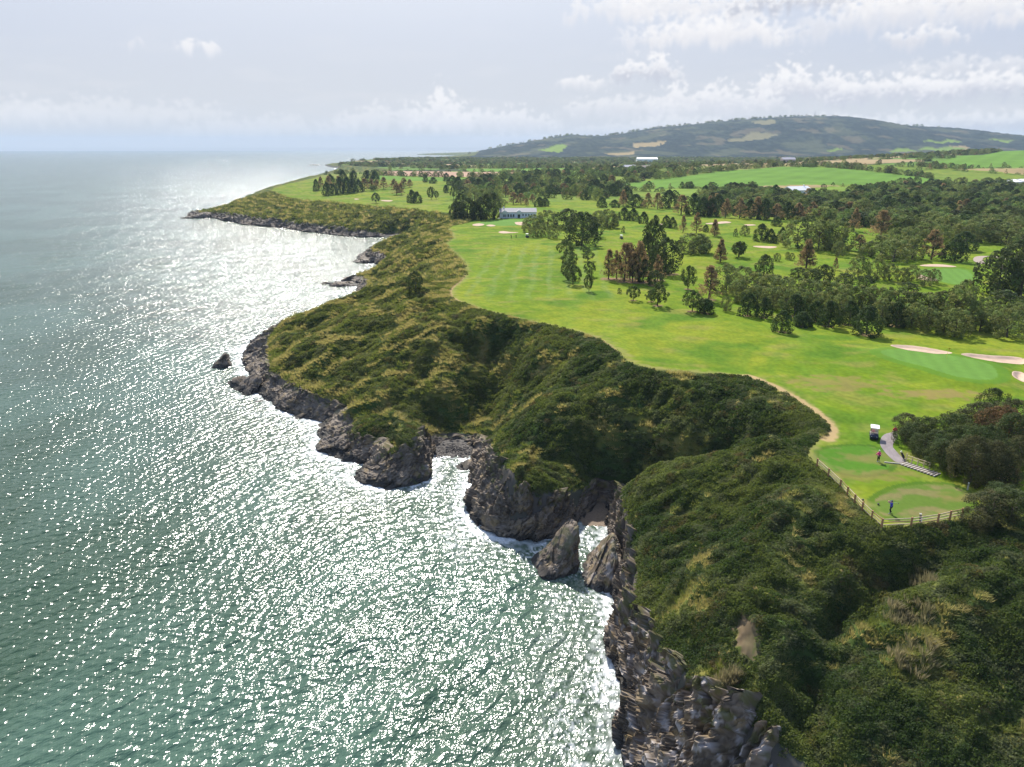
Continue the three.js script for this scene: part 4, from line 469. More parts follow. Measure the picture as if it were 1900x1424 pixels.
function leafClump(R, n, size, up) { // a dome of leaves, about 1 m across
  const L = [];
  for (let i = 0; i < n; i++) {
    const a = R() * 6.2832, q = Math.sqrt(R()), y = (1 - q * q) * 0.42 * (0.45 + 0.55 * R()), c = V(Math.cos(a) * q * 0.55, y, Math.sin(a) * q * 0.55), nrm = randDir(R).multiplyScalar(0.9).add(V(c.x, up, c.z)).normalize(), d = randDir(R).cross(nrm).normalize(), w = nrm.clone().cross(d), t = 0.7 + 0.6 * R();
    L.push([c, d, w, size * (0.7 + 0.7 * R()), size * (0.45 + 0.3 * R()), [t, t, t]]);
  }
  return leafSheet(L);
}
function tussock(R, n) {
  const L = [];
  for (let i = 0; i < n; i++) { const a = R() * 6.2832, q = 0.3 * Math.sqrt(R()), d = V(Math.cos(a) * 0.55 + 0.25 + R() * 0.3, 0.75 + 0.3 * R(), Math.sin(a) * 0.55).normalize(), l = 0.35 + 0.4 * R(), w = V(-d.z, 0.1, d.x).normalize(), t = 0.7 + 0.6 * R(); L.push([V(Math.cos(a) * q, 0, Math.sin(a) * q).addScaledVector(d, l / 2), d, w, l, 0.035 + 0.03 * R(), [t, t, t]]); }
  return leafSheet(L);
}
function scatter(name, label, geoms, items) { // one instanced sheet of vegetation
  geoms.forEach((g, k) => {
    const mine = items.filter((_, i) => i % geoms.length === k), im = new THREE.InstancedMesh(g, leafMat(), mine.length), M = new THREE.Matrix4(), q = new THREE.Quaternion(), e = new THREE.Euler(), col = new THREE.Color();
    mine.forEach(([x, y, z, s, sy, turn, c], i) => { e.set(0, turn, 0); q.setFromEuler(e); M.compose(V(x, y, z), q, V(s, sy, s)); im.setMatrixAt(i, M); col.setRGB(...c); im.setColorAt(i, col); });
    im.name = numbered(name); im.castShadow = im.receiveShadow = true; scene.add(im); kind(im, 'stuff', label);
  });
}
{
  const R = rng(404), bramble = [], grass = [];
  const tiers = [[28, 125, 0.40, 1.0], [125, 250, 0.62, 1.35], [250, 480, 1.25, 2.5], [480, 860, 2.9, 5]];
  for (const [r0, r1, step, size] of tiers) {
    const x0 = r0 < 300 ? -110 : -340, x1 = r0 < 120 ? 100 : 60;
    for (let x = x0; x < x1; x += step) for (let z = -r1; z < -r0 * 0.68; z += step) {
      const px = x + (R() - 0.5) * step * 1.3, pz = z + (R() - 0.5) * step * 1.3, r = Math.hypot(px, pz);
      if (r < r0 || r >= r1 || Math.abs(Math.atan2(px, -pz)) > 45.5 * rad || sample(gk, px, pz) !== 1) continue;
      const e = sample(gd, px, pz) - sample(gL, px, pz), u = sample(gu, px, pz);
      if (e < 0.15 + 0.9 * R() || u <= 0 || BARE.some(([cx, cz, rx, rz]) => ((px - cx) / rx) ** 2 + ((pz - cz) / rz) ** 2 < 0.75 + 0.4 * R())) continue;
      const y = groundY(px, pz), n = fbm(px / 13, pz / 13, 4), n1 = fbm(px / 4.5 + 60, pz / 4.5, 3);
      const left = ss(20, -25, px) * ss(-135, -165, pz);          // drier, grassier ground out on the point
      const edge = ss(7, 1, e), wet = ss(0.1, 0.6, u);
      const scrubby = n * 1.3 + 0.28 - 0.2 * left * ss(480, 380, r) - 0.55 * left * edge * ss(480, 380, r) + 0.2 * (1 - left) + 0.25 * n1 - 0.25 * ss(0.93, 1, u) * left;
      if (scrubby > 0.02) {
        const big = ss(0.1, 0.5, scrubby), hue = fbm(px / 20 + 11, pz / 20, 3) + 0.5 * (R() - 0.5) * 0.8;
        let c = mix3([0.044, 0.076, 0.014], [0.128, 0.158, 0.028], ss(-0.35, 0.4, hue + left * 0.25));
        c = mix3(c, [0.19, 0.205, 0.034], 0.75 * left * ss(-0.35, 0.25, n1 + 0.3 * (R() - 0.5)));
        c = mix3(c, [0.13, 0.145, 0.06], 0.7 * ss(0.22, 0.5, n1 + 0.2 * R()));      // grey-green bramble undersides
        c = mix3(c, [0.15, 0.085, 0.035], 0.6 * ss(0.30, 0.5, fbm(px / 6 - 20, pz / 6 + 9, 3)) * (0.4 + 0.6 * R()));
        bramble.push([px, y - 0.12 * size, pz, size * (0.75 + 0.7 * R()), size * (0.5 + 0.7 * R()) * (0.65 + 0.6 * big), R() * 6.28, c]);
      } else {
        const c = mix3(mix3([0.30, 0.275, 0.07], [0.40, 0.33, 0.12], R()), [0.15, 0.18, 0.032], ss(-0.1, 0.3, fbm(px / 9, pz / 9 + 77, 3) + 0.2 * (R() - 0.5)));
        grass.push([px, y - 0.03, pz, size * (0.8 + 0.5 * R()), size * (0.5 + 0.6 * R()), R() * 0.8 - 0.4, c]);
      }
    }
  }
  for (const [cx, cz, rx, rz, n] of [[21.5, -61, 1.4, 0.6, 40], [45, -70, 1.0, 2.2, 26], [40, -64, 2.2, 1.6, 34], [38, -58.5, 2.0, 2.2, 26]]) for (let k = 0; k < n; k++) { const a = R() * 6.28, q = Math.sqrt(R()), px = cx + Math.cos(a) * q * rx, pz = cz + Math.sin(a) * q * rz; grass.push([px, groundY(px, pz) + 0.1, pz, 0.9 + 0.5 * R(), 1.1 + 0.8 * R(), R() * 0.8, mix3([0.17, 0.16, 0.07], [0.3, 0.25, 0.13], R())]); }
  const Q = rng(9);
  scatter('scrub', 'dense bramble, gorse and bracken scrub on the coastal slope', [leafClump(Q, 84, 0.19, 0.55), leafClump(Q, 84, 0.17, 0.8), leafClump(Q, 70, 0.24, 0.4)], bramble);
  scatter('long_grass', 'dry tussocks of long grass on the coastal slope', [tussock(Q, 34), tussock(Q, 34)], grass);
  console.log('scrub', bramble.length, 'grass', grass.length);
}
// ---------- trees ----------
const PROFILE = {
  cone: [[0.0, 0.36], [0.08, 0.47], [0.3, 0.5], [0.55, 0.42], [0.78, 0.28], [0.93, 0.13], [1, 0.02]],
  pine: [[0.26, 0.2], [0.38, 0.42], [0.6, 0.5], [0.82, 0.38], [0.95, 0.2], [1, 0.06]],
  cypress: [[0.08, 0.26], [0.22, 0.44], [0.5, 0.5], [0.72, 0.42], [0.9, 0.22], [1, 0.05]],
  leafy: [[0.08, 0.3], [0.22, 0.46], [0.5, 0.5], [0.75, 0.42], [0.92, 0.24], [1, 0.06]],
  shrub: [[0.02, 0.35], [0.3, 0.5], [0.7, 0.4], [1, 0.1]],
};
const TONE = { cone: [0.050, 0.090, 0.022], pine: [0.072, 0.115, 0.027], cypress: [0.058, 0.090, 0.025], leafy: [0.145, 0.195, 0.052], shrub: [0.07, 0.105, 0.028], brown: [0.34, 0.235, 0.11], rust: [0.12, 0.085, 0.033], dusk: [0.07, 0.085, 0.03] };
const radiusAt = (pr, t) => { for (let i = 0; i < pr.length - 1; i++) if (t <= pr[i + 1][0]) return lerp(pr[i][1], pr[i + 1][1], clamp((t - pr[i][0]) / (pr[i + 1][0] - pr[i][0]))); return pr[pr.length - 1][1]; };
function crown(type, seed, lumps, per, leaf, tint = type, fat = 1) {
  const R = rng(seed), L = [];
  if (type === 'brown') {
    for (let b = 0; b < lumps; b++) {
      const t = 0.12 + 0.86 * R(), a = R() * 6.2832, len = 0.58 * Math.pow(1.02 - t, 0.8) * (0.7 + 0.4 * R()) + 0.04, d = V(Math.cos(a), 0.32 + 0.25 * R(), Math.sin(a)).normalize(), k = 0.75 + 0.5 * R(), green = R() < 0.22 ? 1 : 0;
      for (let i = 0; i < per; i++) {
        const s = 0.15 + 0.85 * Math.sqrt(R()), c = V(0, t - 0.06, 0).addScaledVector(V(d.x, d.y * 0.4, d.z), len * s).add(randDir(R).multiplyScalar(0.035)), dir = d.clone().multiplyScalar(0.9).add(randDir(R).multiplyScalar(0.8)).normalize(), w = dir.clone().cross(randDir(R)).normalize(), q = k * (0.7 + 0.6 * R());
        const col = green ? [0.05, 0.06, 0.022] : TONE.brown; L.push([c, dir, w, leaf * (0.8 + R()), leaf * 0.4, col.map((v) => v * q)]);
      }
    }
    return leafSheet(L);
  }
  const pr = PROFILE[type], t0 = pr[0][0];
  for (let k = 0; k < lumps; k++) {
    const t = t0 + (1 - t0) * (k + R()) / lumps, a = k * 2.39996 + R() * 0.9, rr = radiusAt(pr, t), far = k % 5 ? 0.72 + 0.25 * R() : 0.25 + 0.4 * R(), size = (0.13 + 0.08 * R()) * (0.5 + rr) * fat, C0 = V(Math.cos(a) * rr * far, t * 0.96 - 0.01, Math.sin(a) * rr * far), out = V(Math.cos(a) * rr, (t - 0.45) * 0.9, Math.sin(a) * rr).normalize(), tone = 0.72 + 0.56 * R(), warm = R();
    for (let i = 0; i < per; i++) {
      const n = randDir(R).add(out.clone().multiplyScalar(0.75)).normalize(), c = C0.clone().addScaledVector(n, size * Math.pow(R(), 0.25)), nn = n.clone().multiplyScalar(1.1).add(randDir(R).multiplyScalar(0.7)).normalize(), d = randDir(R).cross(nn).normalize(), w = nn.clone().cross(d), q = tone * (0.72 + 0.56 * R());
      const col = [TONE[tint][0] * q * (1 + 0.3 * warm), TONE[tint][1] * q, TONE[tint][2] * q]; L.push([c, d, w, leaf * (0.7 + 0.6 * R()), leaf * (0.5 + 0.3 * R()), col]);
    }
  }
  return leafSheet(L);
}
function trunk(type, seed) {
  const R = rng(seed), parts = [], h = type === 'brown' ? 0.93 : type === 'pine' ? 0.72 : 0.6, rb = type === 'shrub' ? 0.03 : 0.034;
  const limb = (a, b, ra, rb2) => { const d = b.clone().sub(a), g = new THREE.CylinderGeometry(rb2, ra, d.length(), 7, 3); g.translate(0, d.length() / 2, 0); g.applyQuaternion(new THREE.Quaternion().setFromUnitVectors(V(0, 1, 0), d.normalize())); g.translate(a.x, a.y, a.z); parts.push(g); };
  const mid = V((R() - 0.5) * 0.06, h * 0.45, (R() - 0.5) * 0.06);
  limb(V(0, -0.03, 0), mid, rb, rb * 0.72); limb(mid, V((R() - 0.5) * 0.08, h, (R() - 0.5) * 0.08), rb * 0.72, rb * 0.2);
  for (let k = 0; k < 6; k++) { const t = 0.22 + 0.1 * k, a = k * 2.4 + R(), p = V(mid.x, Math.min(t, h * 0.95), mid.z); limb(p, p.clone().add(V(Math.cos(a) * 0.26, 0.1 + 0.08 * R(), Math.sin(a) * 0.26)), rb * 0.4, rb * 0.12); }
  return mergeGeometries(parts);
}
const treeMat = leafMat({ transmission: 0.4 }), barkMat = { default: std([0.075, 0.058, 0.042], 0.95), brown: std([0.11, 0.08, 0.055], 0.95) };
const KINDS = {};
for (const [t, n, lumps, per, leaf] of [['cone', 4, 56, 44, 0.07], ['pine', 4, 26, 56, 0.074], ['cypress', 4, 38, 56, 0.066], ['leafy', 6, 30, 64, 0.066], ['brown', 4, 96, 20, 0.06], ['shrub', 2, 24, 16, 0.13]]) KINDS[t] = Array.from({ length: n }, (_, i) => ({ crown: crown(t, 31 * i + t.length * 7 + 5, lumps, per, leaf), trunk: trunk(t, i + 3), type: t }));
KINDS.thicket = Array.from({ length: 7 }, (_, i) => ({ crown: crown('leafy', 900 + i, 60, 92, 0.04, ['dusk', 'dusk', 'cypress', 'rust', 'cypress', 'dusk', 'shrub'][i]), trunk: trunk('leafy', i + 30), type: 'leafy' }));
const NAMES = { cone: 'conifer_tree', pine: 'pine_tree', cypress: 'cypress_tree', leafy: 'broadleaf_tree', brown: 'dying_conifer', shrub: 'sapling' };
const GROUPS = {
  edge: 'dark pine in the loose row right of the striped fairway', clump: 'brown half dead conifer in the clump in the middle of the course', clumpdark: 'dark green cypress in the clump in the middle of the course', row: 'small round pine on the fairway edge below the middle clump', sapling: 'tiny sapling standing alone on the fairway grass',
  bigbrown: 'big solitary brown conifer at the left end of the leafy thicket', small: 'small pale leafy tree standing apart on the course', front: 'dark egg shaped conifer in the front row before the leafy thicket', thin: 'thin rusty brown conifer standing apart on the fairways', lone: 'single neat pine right of the thin brown conifer', rowfar: 'small dark conifer in the far row beyond the middle clump',
  bushpair: 'broad grey green bushy tree on the grass right of the middle clump', bushside: 'dark conifer beside the broad grey green bushy tree', pairfar: 'dark conifer in the small group left of the big leafy wood edge', tiny: 'tiny leafy tree in the line above the leafy thicket', bigcyp: 'very large dark cypress right of the clubhouse', greybush: 'grey green bushy tree behind the large cypress', undercyp: 'leafy tree under the large cypress beside the far bunkers',
  band: 'bushy grey green tree in the long leafy thicket across the course', bandright: 'bushy tree at the right end of the long leafy thicket', rightdark: 'tall dark cypress at the right edge of the picture', mid: 'rusty brown conifer among the green trees right of centre', lone2: 'dark pine left of the middle fairway saplings', midround: 'round leafy tree in the row beside the far right bunker', midbig: 'largest round tree in the row above the leafy thicket', midband: 'dark bushy conifer along the upper side of the leafy thicket',
  woodfront: 'broad leafy tree at the front edge of the big wood', woodfrontdark: 'dark conifer between the orange conifer and the path', woodright: 'leafy tree of the wood at the right edge of the course', woodbrown: 'brown conifer in the row fronting the big wood', wooddark: 'dark conifer in the row fronting the big wood', clubdark: 'dark cypress in the group left of the clubhouse', clubback: 'pale leafy tree behind the dark group left of the clubhouse',
  clubrow: 'brown conifer in the row behind the clubhouse', clubcone: 'dark conifer right of and behind the clubhouse', backrow: 'brown conifer in the scattered trees far behind the clubhouse', backdark: 'dark tree in the scattered rows far behind the clubhouse', headclump: 'dark pine in the wood on the second headland', headbrown: 'brown conifer in the wood on the second headland', headpair: 'brown conifer of the pair before the headland wood',
  headlone: 'single pine standing on the second headland fairways', headdark: 'dark tree at the inland end of the second headland', slopebush: 'dark bushy conifer growing alone on the coastal slope', teethicket: 'dark leafy bush in the thicket beside the near tee', teerust: 'rust coloured bush at the right edge beside the near tee', teelow: 'low green bush at the lower right corner of the near tee',
};
{
  const R = rng(2024);
  const first = ['first', 'second', 'third', 'fourth', 'fifth', 'sixth', 'seventh', 'eighth', 'ninth', 'tenth', 'eleventh', 'twelfth', 'thirteenth', 'fourteenth', 'fifteenth', 'sixteenth', 'seventeenth', 'eighteenth', 'nineteenth', 'twentieth'].concat(['twenty first', 'twenty second', 'twenty third', 'twenty fourth', 'twenty fifth', 'twenty sixth', 'twenty seventh', 'twenty eighth', 'twenty ninth', 'thirtieth', 'thirty first']);
  const place = new Map();
  for (const grp of Object.keys(GROUPS)) { const mine = TREES.filter((t) => t[1] === grp).sort((a, b) => a[2] / -a[3] - b[2] / -b[3]); mine.forEach((t, i) => place.set(t, mine.length < 2 ? '' : i === 0 ? 'leftmost ' : i === mine.length - 1 ? 'rightmost ' : first[i] + ' from left, ')); }
  for (const tree of TREES) {
    const [type, grp, x, z, h, w] = tree;
    const near = grp.startsWith('tee'), pool = near && type === 'leafy' ? KINDS.thicket : KINDS[type], k = pool[Math.floor(R() * pool.length)];
    const y = groundY(x, z), o = thing(near ? 'bush' : NAMES[type], place.get(tree) + GROUPS[grp], near ? 'bush' : type === 'shrub' ? 'sapling' : 'tree', x, y, z, R() * 6.28, GROUPS[grp]);
    const ww = Math.max(w * 1.12, h * (type === 'pine' ? 0.62 : type === 'brown' ? 0.62 : 0.48)) * (0.96 + 0.1 * R()); o.scale.set(ww, h * (near ? 0.88 : 1.02), ww);
    mesh('trunk', k.trunk, barkMat[type] ?? barkMat.default, o); mesh('crown', k.crown, treeMat, o);
  }
}
// woods, hedgerows and far trees that read as one mass
{
  const R = rng(606), small = [0, 1, 2, 3, 4, 5].map((i) => crown(i === 5 ? 'brown' : i === 4 ? 'cone' : 'leafy', 70 + i, i === 5 ? 40 : 30, 12, i === 5 ? 0.09 : 0.14)), wood = [], hedge = [];
  const put = (list, x, z, h, w) => list.push([x, groundY(x, z) - 0.3, z, w, h, R() * 6.28, (() => { const q = 0.6 + 0.75 * R(); return [q * (0.8 + 0.25 * R()), q, q * 0.95]; })()]);
  for (const w of woods) { const [x0, x1, z0, z1] = w.b, s = w === woods[0] ? 10.5 : 23; for (let x = x0; x < x1; x += s) for (let z = z0; z < z1; z += s) { const px = x + (R() - 0.5) * s, pz = z + (R() - 0.5) * s; if (inside(w.p, px, pz)) put(wood, px, pz, 6 + 5.5 * R() + 3 * fbm(px / 40, pz / 40, 2), 8.5 + 7 * R()); } }
  for (const f of fields) { if (f.b[2] < -3200) continue; const n = f.p.length; for (let i = 0; i < n; i++) { const a = f.p[i], b = f.p[(i + 1) % n], len = Math.hypot(b[0] - a[0], b[1] - a[1]), back = f.k === 'g' && a[1] < -900; for (let d = 0; d < len; d += back ? 4.5 : 9) { const t = d / len, deep = back ? R() * 55 : R() * 4; if (!back && R() < 0.35) continue; const px = lerp(a[0], b[0], t) + (R() - 0.5) * 6, pz = lerp(a[1], b[1], t) - deep; if (fields.some((q) => q !== f && inB(q.b, px, pz) && inside(q.p, px, pz)) || inside(f.p, px, pz)) continue; put(hedge, px, pz, (back ? 6 : 2.2) + 5 * R() * R(), (back ? 7 : 4) + 4 * R()); } } }
  for (let k = 0; k < 90000; k++) {
    const r = 660 * Math.pow(5.6, Math.sqrt(R())), a = (R() - 0.5) * 84 * rad, x = r * Math.sin(a), z = -r * Math.cos(a), far = ss(1300, 2400, r);
    if (sample(gk, x, z) !== 3 || fields.some((q) => inB(q.b, x, z) && inside(q.p, x, z))) continue;
    const [id, edge] = CELL(x, z), w = fbm(x / 260, z / 260, 3);
    if ((edge < 0.035 + 0.03 * far && R() < 0.35 + 0.45 * far) || (id >= 0.88 && R() < 0.5) || (w > 0.4 - 0.16 * far && R() < 0.6)) put(hedge, x, z, 3.5 + 4.5 * R(), (5 + 5 * R()) * (1 + 0.8 * far));
  }
  for (let k = 0; k < 260; k++) { const x = -300 + R() * 4300, z = ZR + (R() - 0.5) * 90; put(hedge, x, z, 8 + 9 * R(), 12 + 14 * R()); }
  scatter('woodland', 'dense mixed wood behind the golf course', [KINDS.leafy[0], KINDS.cypress[0], KINDS.leafy[1], KINDS.leafy[2], KINDS.cone[0], KINDS.leafy[3], KINDS.cypress[1], KINDS.brown[0], KINDS.leafy[4], KINDS.cypress[2], KINDS.leafy[5]].map((k) => k.crown), wood);
  scatter('hedgerow_trees', 'hedgerows and woods between the far fields', small, hedge);
  console.log('wood', wood.length, 'hedge', hedge.length);
}
// ---------- bunkers, path, flag ----------
function ground(x, z, d = 0) { return groundY(x, z) + d; }
function sheet(poly, rings, lift, colorAt) { // a sheet lying on the ground inside a star-shaped outline
  const n = poly.length, cx = poly.reduce((s, p) => s + p[0], 0) / n, cz = poly.reduce((s, p) => s + p[1], 0) / n, P = [cx, ground(cx, cz, lift), cz], C = [...colorAt(cx, cz)], id = [];
  for (let k = 1; k <= rings; k++) for (const p of poly) { const t = k / rings, x = lerp(cx, p[0], t), z = lerp(cz, p[1], t); P.push(x, ground(x, z, k === rings ? lift * 0.3 : lift), z); C.push(...colorAt(x, z)); }
  for (let j = 0; j < n; j++) id.push(0, 1 + j, 1 + (j + 1) % n);
  for (let k = 0; k < rings - 1; k++) for (let j = 0; j < n; j++) { const a = 1 + k * n + j, b = 1 + k * n + (j + 1) % n; id.push(a, a + n, b, b, a + n, b + n); }
  const g = new THREE.BufferGeometry(); g.setAttribute('position', new THREE.Float32BufferAttribute(P, 3)); g.setAttribute('color', new THREE.Float32BufferAttribute(C, 3)); g.setIndex(id); g.computeVertexNormals();
  const nn = g.attributes.normal; if (nn.getY(0) < 0) { for (let i = 0; i < id.length; i += 3) [id[i + 1], id[i + 2]] = [id[i + 2], id[i + 1]]; g.setIndex(id); g.computeVertexNormals(); }
  return g;
}
const sheetMat = new THREE.MeshPhysicalMaterial({ vertexColors: true, roughness: 1, specularIntensity: 0.1, side: THREE.DoubleSide });
const sand = (x, z) => { const s = 1 + 0.12 * n2(x / 1.7, z / 1.7) + 0.1 * n2(x / 0.4, z / 0.4); return [0.47 * s, 0.345 * s, 0.255 * s]; };
['long pale bunker behind the near green, left of the two', 'wavy pale bunker behind the near green, at the right', 'bunker at the right picture edge beside the near green', 'leftmost small bunker before the clubhouse green', 'second small bunker before the clubhouse green', 'bunker nearest to the viewer before the clubhouse', 'bunker directly below the clubhouse lawn', 'thin bunker alone on the middle fairway', 'long thin bunker behind the far right green', 'bunker among the round trees on the right', 'long bunker in front of the row of brown conifers', 'faint thin bunker right of the long conifer row bunker', 'tiny bunker half hidden behind the middle clump', 'bunker on the second headland beside the lone pine', 'smallest bunker on the second headland'].forEach((label, k) => {
  const b = bunkers[k], r = Math.hypot(b.p[0][0], b.p[0][1]), o = mesh('sand_bunker', sheet(b.p, r < 250 ? 10 : 4, 0.03 + r * 0.0004, sand), sheetMat);
  tag(o, label, 'bunker', 'bunkers on the golf course');
});
kind(mesh('cart_path', sheet(asphalt.p, 10, 0.05, (x, z) => { const s = 1 + 0.12 * n2(x / 0.7, z / 0.7) + 0.1 * n2(x / 3, z / 3); return [0.23 * s, 0.20 * s, 0.20 * s]; }), sheetMat), 'structure', 'short grey asphalt path curving beside the near tee');
{ // the path by the wood on the right
  const line = chaikin(FARPATH, false, 2), P = [], C = [], id = [];
  line.forEach((p, i) => { const a = line[Math.max(0, i - 1)], b = line[Math.min(line.length - 1, i + 1)], dx = b[0] - a[0], dz = b[1] - a[1], l = Math.hypot(dx, dz) || 1, w = 1.6; for (const s of [-1, 1]) { const x = p[0] - dz / l * w * s, z = p[1] + dx / l * w * s; P.push(x, ground(x, z, 0.16), z); const q = 1 + 0.1 * n2(x, z); C.push(0.32 * q, 0.26 * q, 0.22 * q); } if (i) { const o = i * 2; id.push(o - 2, o, o - 1, o - 1, o, o + 1); } });
  const g = new THREE.BufferGeometry(); g.setAttribute('position', new THREE.Float32BufferAttribute(P, 3)); g.setAttribute('color', new THREE.Float32BufferAttribute(C, 3)); g.setIndex(id); g.computeVertexNormals();
  kind(mesh('gravel_path', g, sheetMat), 'structure', 'pale track bending round the wood at the right');
}
const M = { white: std([0.78, 0.78, 0.77], 0.5), black: std([0.015, 0.015, 0.017], 0.6), navy: std([0.012, 0.016, 0.04], 0.5), steel: std([0.5, 0.5, 0.5], 0.35, { metalness: 0.8 }), rubber: std([0.02, 0.02, 0.02], 0.9), wood: std([0.34, 0.22, 0.11], 0.8), woodpale: std([0.58, 0.46, 0.29], 0.8), postwood: std([0.38, 0.2, 0.09], 0.85), sleeper: std([0.5, 0.46, 0.4], 0.9), earth: std([0.15, 0.12, 0.095], 0.95), concrete: std([0.42, 0.39, 0.36], 0.9), cream: std([0.5, 0.42, 0.3], 0.8), glass: std([0.025, 0.03, 0.035], 0.08), slate: std([0.16, 0.15, 0.165], 0.8), wall: std([0.82, 0.8, 0.78], 0.85), roofgrey: std([0.36, 0.335, 0.33], 0.7), skin: std([0.45, 0.27, 0.19], 0.6), yellow: std([0.7, 0.5, 0.03], 0.7), red: std([0.5, 0.02, 0.02], 0.7) };
const box = (w, h, d, x = 0, y = 0, z = 0, ry = 0) => { const g = new THREE.BoxGeometry(w, h, d); if (ry) g.rotateY(ry); return g.translate(x, y, z); };
const rod = (a, b, ra, rb = ra, n = 8) => { const d = V(...b).sub(V(...a)), L = d.length(), g = new THREE.CylinderGeometry(rb, ra, L, n); g.translate(0, L / 2, 0); g.applyQuaternion(new THREE.Quaternion().setFromUnitVectors(V(0, 1, 0), d.normalize())); return g.translate(...a); };
{
  const [x, z] = THINGS.flag, f = thing('flagstick', 'yellow flagstick standing in the near putting green', 'flag', x, ground(x, z), z);
  mesh('pole', rod([0, -0.1, 0], [0, 2.2, 0], 0.022), M.yellow, f); const fl = new THREE.PlaneGeometry(0.5, 0.32, 8, 3); { const p = fl.attributes.position; for (let i = 0; i < p.count; i++) p.setZ(i, 0.05 * Math.sin(p.getX(i) * 9)); } fl.computeVertexNormals();
  mesh('flag', fl.translate(0.26, 2.0, 0), std([0.65, 0.45, 0.03], 0.8, { side: THREE.DoubleSide }), f);
}

// ---------- post and rail fence round the near tee ----------
{
  const line = FENCE, lens = [], pts = [];
  for (let i = 0; i < line.length - 1; i++) lens.push(Math.hypot(line[i + 1][0] - line[i][0], line[i + 1][1] - line[i][1]));
  for (let i = 0; i < line.length - 1; i++) { const n = Math.max(1, Math.round(lens[i] / 2.6)); for (let k = 0; k < n; k++) pts.push([lerp(line[i][0], line[i + 1][0], k / n), lerp(line[i][1], line[i + 1][1], k / n)]); }
  pts.push(line[line.length - 1]);
  const [ox, oz] = pts[0], oy = ground(ox, oz), f = thing('post_and_rail_fence', 'brown wooden post and rail fence along the seaward edge of the near tee', 'fence', ox, oy, oz), R = rng(8);
  const rel = pts.map(([x, z]) => [x - ox, Math.max(ground(x, z), 19.2) - oy, z - oz]);
  rel.forEach(([x, y, z]) => mesh('post', box(0.16, 1.75, 0.16, x, y + 0.47, z, R()), M.postwood, f));
  for (let i = 0; i < rel.length - 1; i++) for (const h of [0.42, 0.78, 1.12]) { const a = rel[i], b = rel[i + 1], dx = b[0] - a[0], dz = b[2] - a[2], L = Math.hypot(dx, dz), g = new THREE.BoxGeometry(L + 0.06, 0.11, 0.05); g.rotateZ(Math.atan2(b[1] - a[1], L)); g.rotateY(Math.atan2(-dz, dx)); const s = 0.11 / L; g.translate((a[0] + b[0]) / 2 + dz * s, (a[1] + b[1]) / 2 + h + 0.01 * R(), (a[2] + b[2]) / 2 - dx * s); mesh('rail', g, (i * 3 + Math.round(h * 9)) % 4 ? M.woodpale : M.wood, f); }
}
// ---------- steps and handrail below the path ----------
{
  const [a, , b] = STEPS, [ox, oz] = a, n = 11, oy = ground(ox, oz), st = thing('garden_steps', 'flight of shallow timber edged steps between the path and the near tee', 'steps', ox, oy, oz), dx = b[0] - a[0], dz = b[1] - a[1], L = Math.hypot(dx, dz), turn = Math.atan2(dx, dz);
  for (let k = 0; k < n; k++) { const t = (k + 0.5) / n, x = dx * t, z = dz * t, y = ground(ox + x, oz + z) - oy; mesh('tread', box(1.5, 0.10, L / n * 0.72, x, y + 0.06, z - 0.1, turn), M.earth, st); mesh('riser', box(1.6, 0.17, 0.12, x + dx / n * 0.42, y + 0.08, z + dz / n * 0.42, turn), M.sleeper, st); }
  const sx = -dz / L, sz = dx / L, h = thing('handrail', 'pale wooden handrail along the timber edged steps', 'handrail', ox - sx * 0.95, oy, oz - sz * 0.95);
  for (let k = 0; k <= 4; k++) { const x = dx * k / 6, z = dz * k / 6, y = ground(ox + x - sx * 0.95, oz + z - sz * 0.95) - oy; mesh('post', box(0.1, k ? 1.1 : 1.6, 0.1, x, y + 0.5, z), M.woodpale, h); if (k < 4) { const x2 = dx * (k + 1) / 6, z2 = dz * (k + 1) / 6; for (const q of [0.6, 1.0]) mesh('rail', rod([x, y + q, z], [x2, ground(ox + x2 - sx * 0.95, oz + z2 - sz * 0.95) - oy + q, z2], 0.045), M.woodpale, h); } }
  const [kx, kz] = [ox - 1.1, oz + 0.15]; tag(mesh('kerb', box(2.6, 0.16, 0.12, 0, 0, 0, -0.25).translate(kx, ground(kx, kz, 0.06), kz), M.sleeper), 'pale timber edging where the asphalt path ends', 'edging');
  const [px, pz] = THINGS.post, p = thing('marker_post', 'short grey post at the right side of the near tee', 'post', px, ground(px, pz), pz); mesh('stem', rod([0, -0.2, 0], [0, 0.95, 0], 0.09, 0.08), M.concrete, p); mesh('cap', new THREE.SphereGeometry(0.1, 12, 6).translate(0, 0.98, 0), M.white, p);
  [THINGS.mk1, THINGS.mk2].forEach(([x, z], i) => { const m = thing('tee_marker', i ? 'dark tee marker nearer to the fence corner' : 'dark tee marker left of the swinging golfer', 'tee marker', x - (i ? 0.2 : 0), ground(x, z), z); mesh('spike', rod([0, -0.05, 0], [0, 0.1, 0], 0.02), M.black, m); mesh('block', new THREE.SphereGeometry(0.14, 12, 8).scale(1, 0.8, 1).translate(0, 0.15, 0), M.black, m); });
}

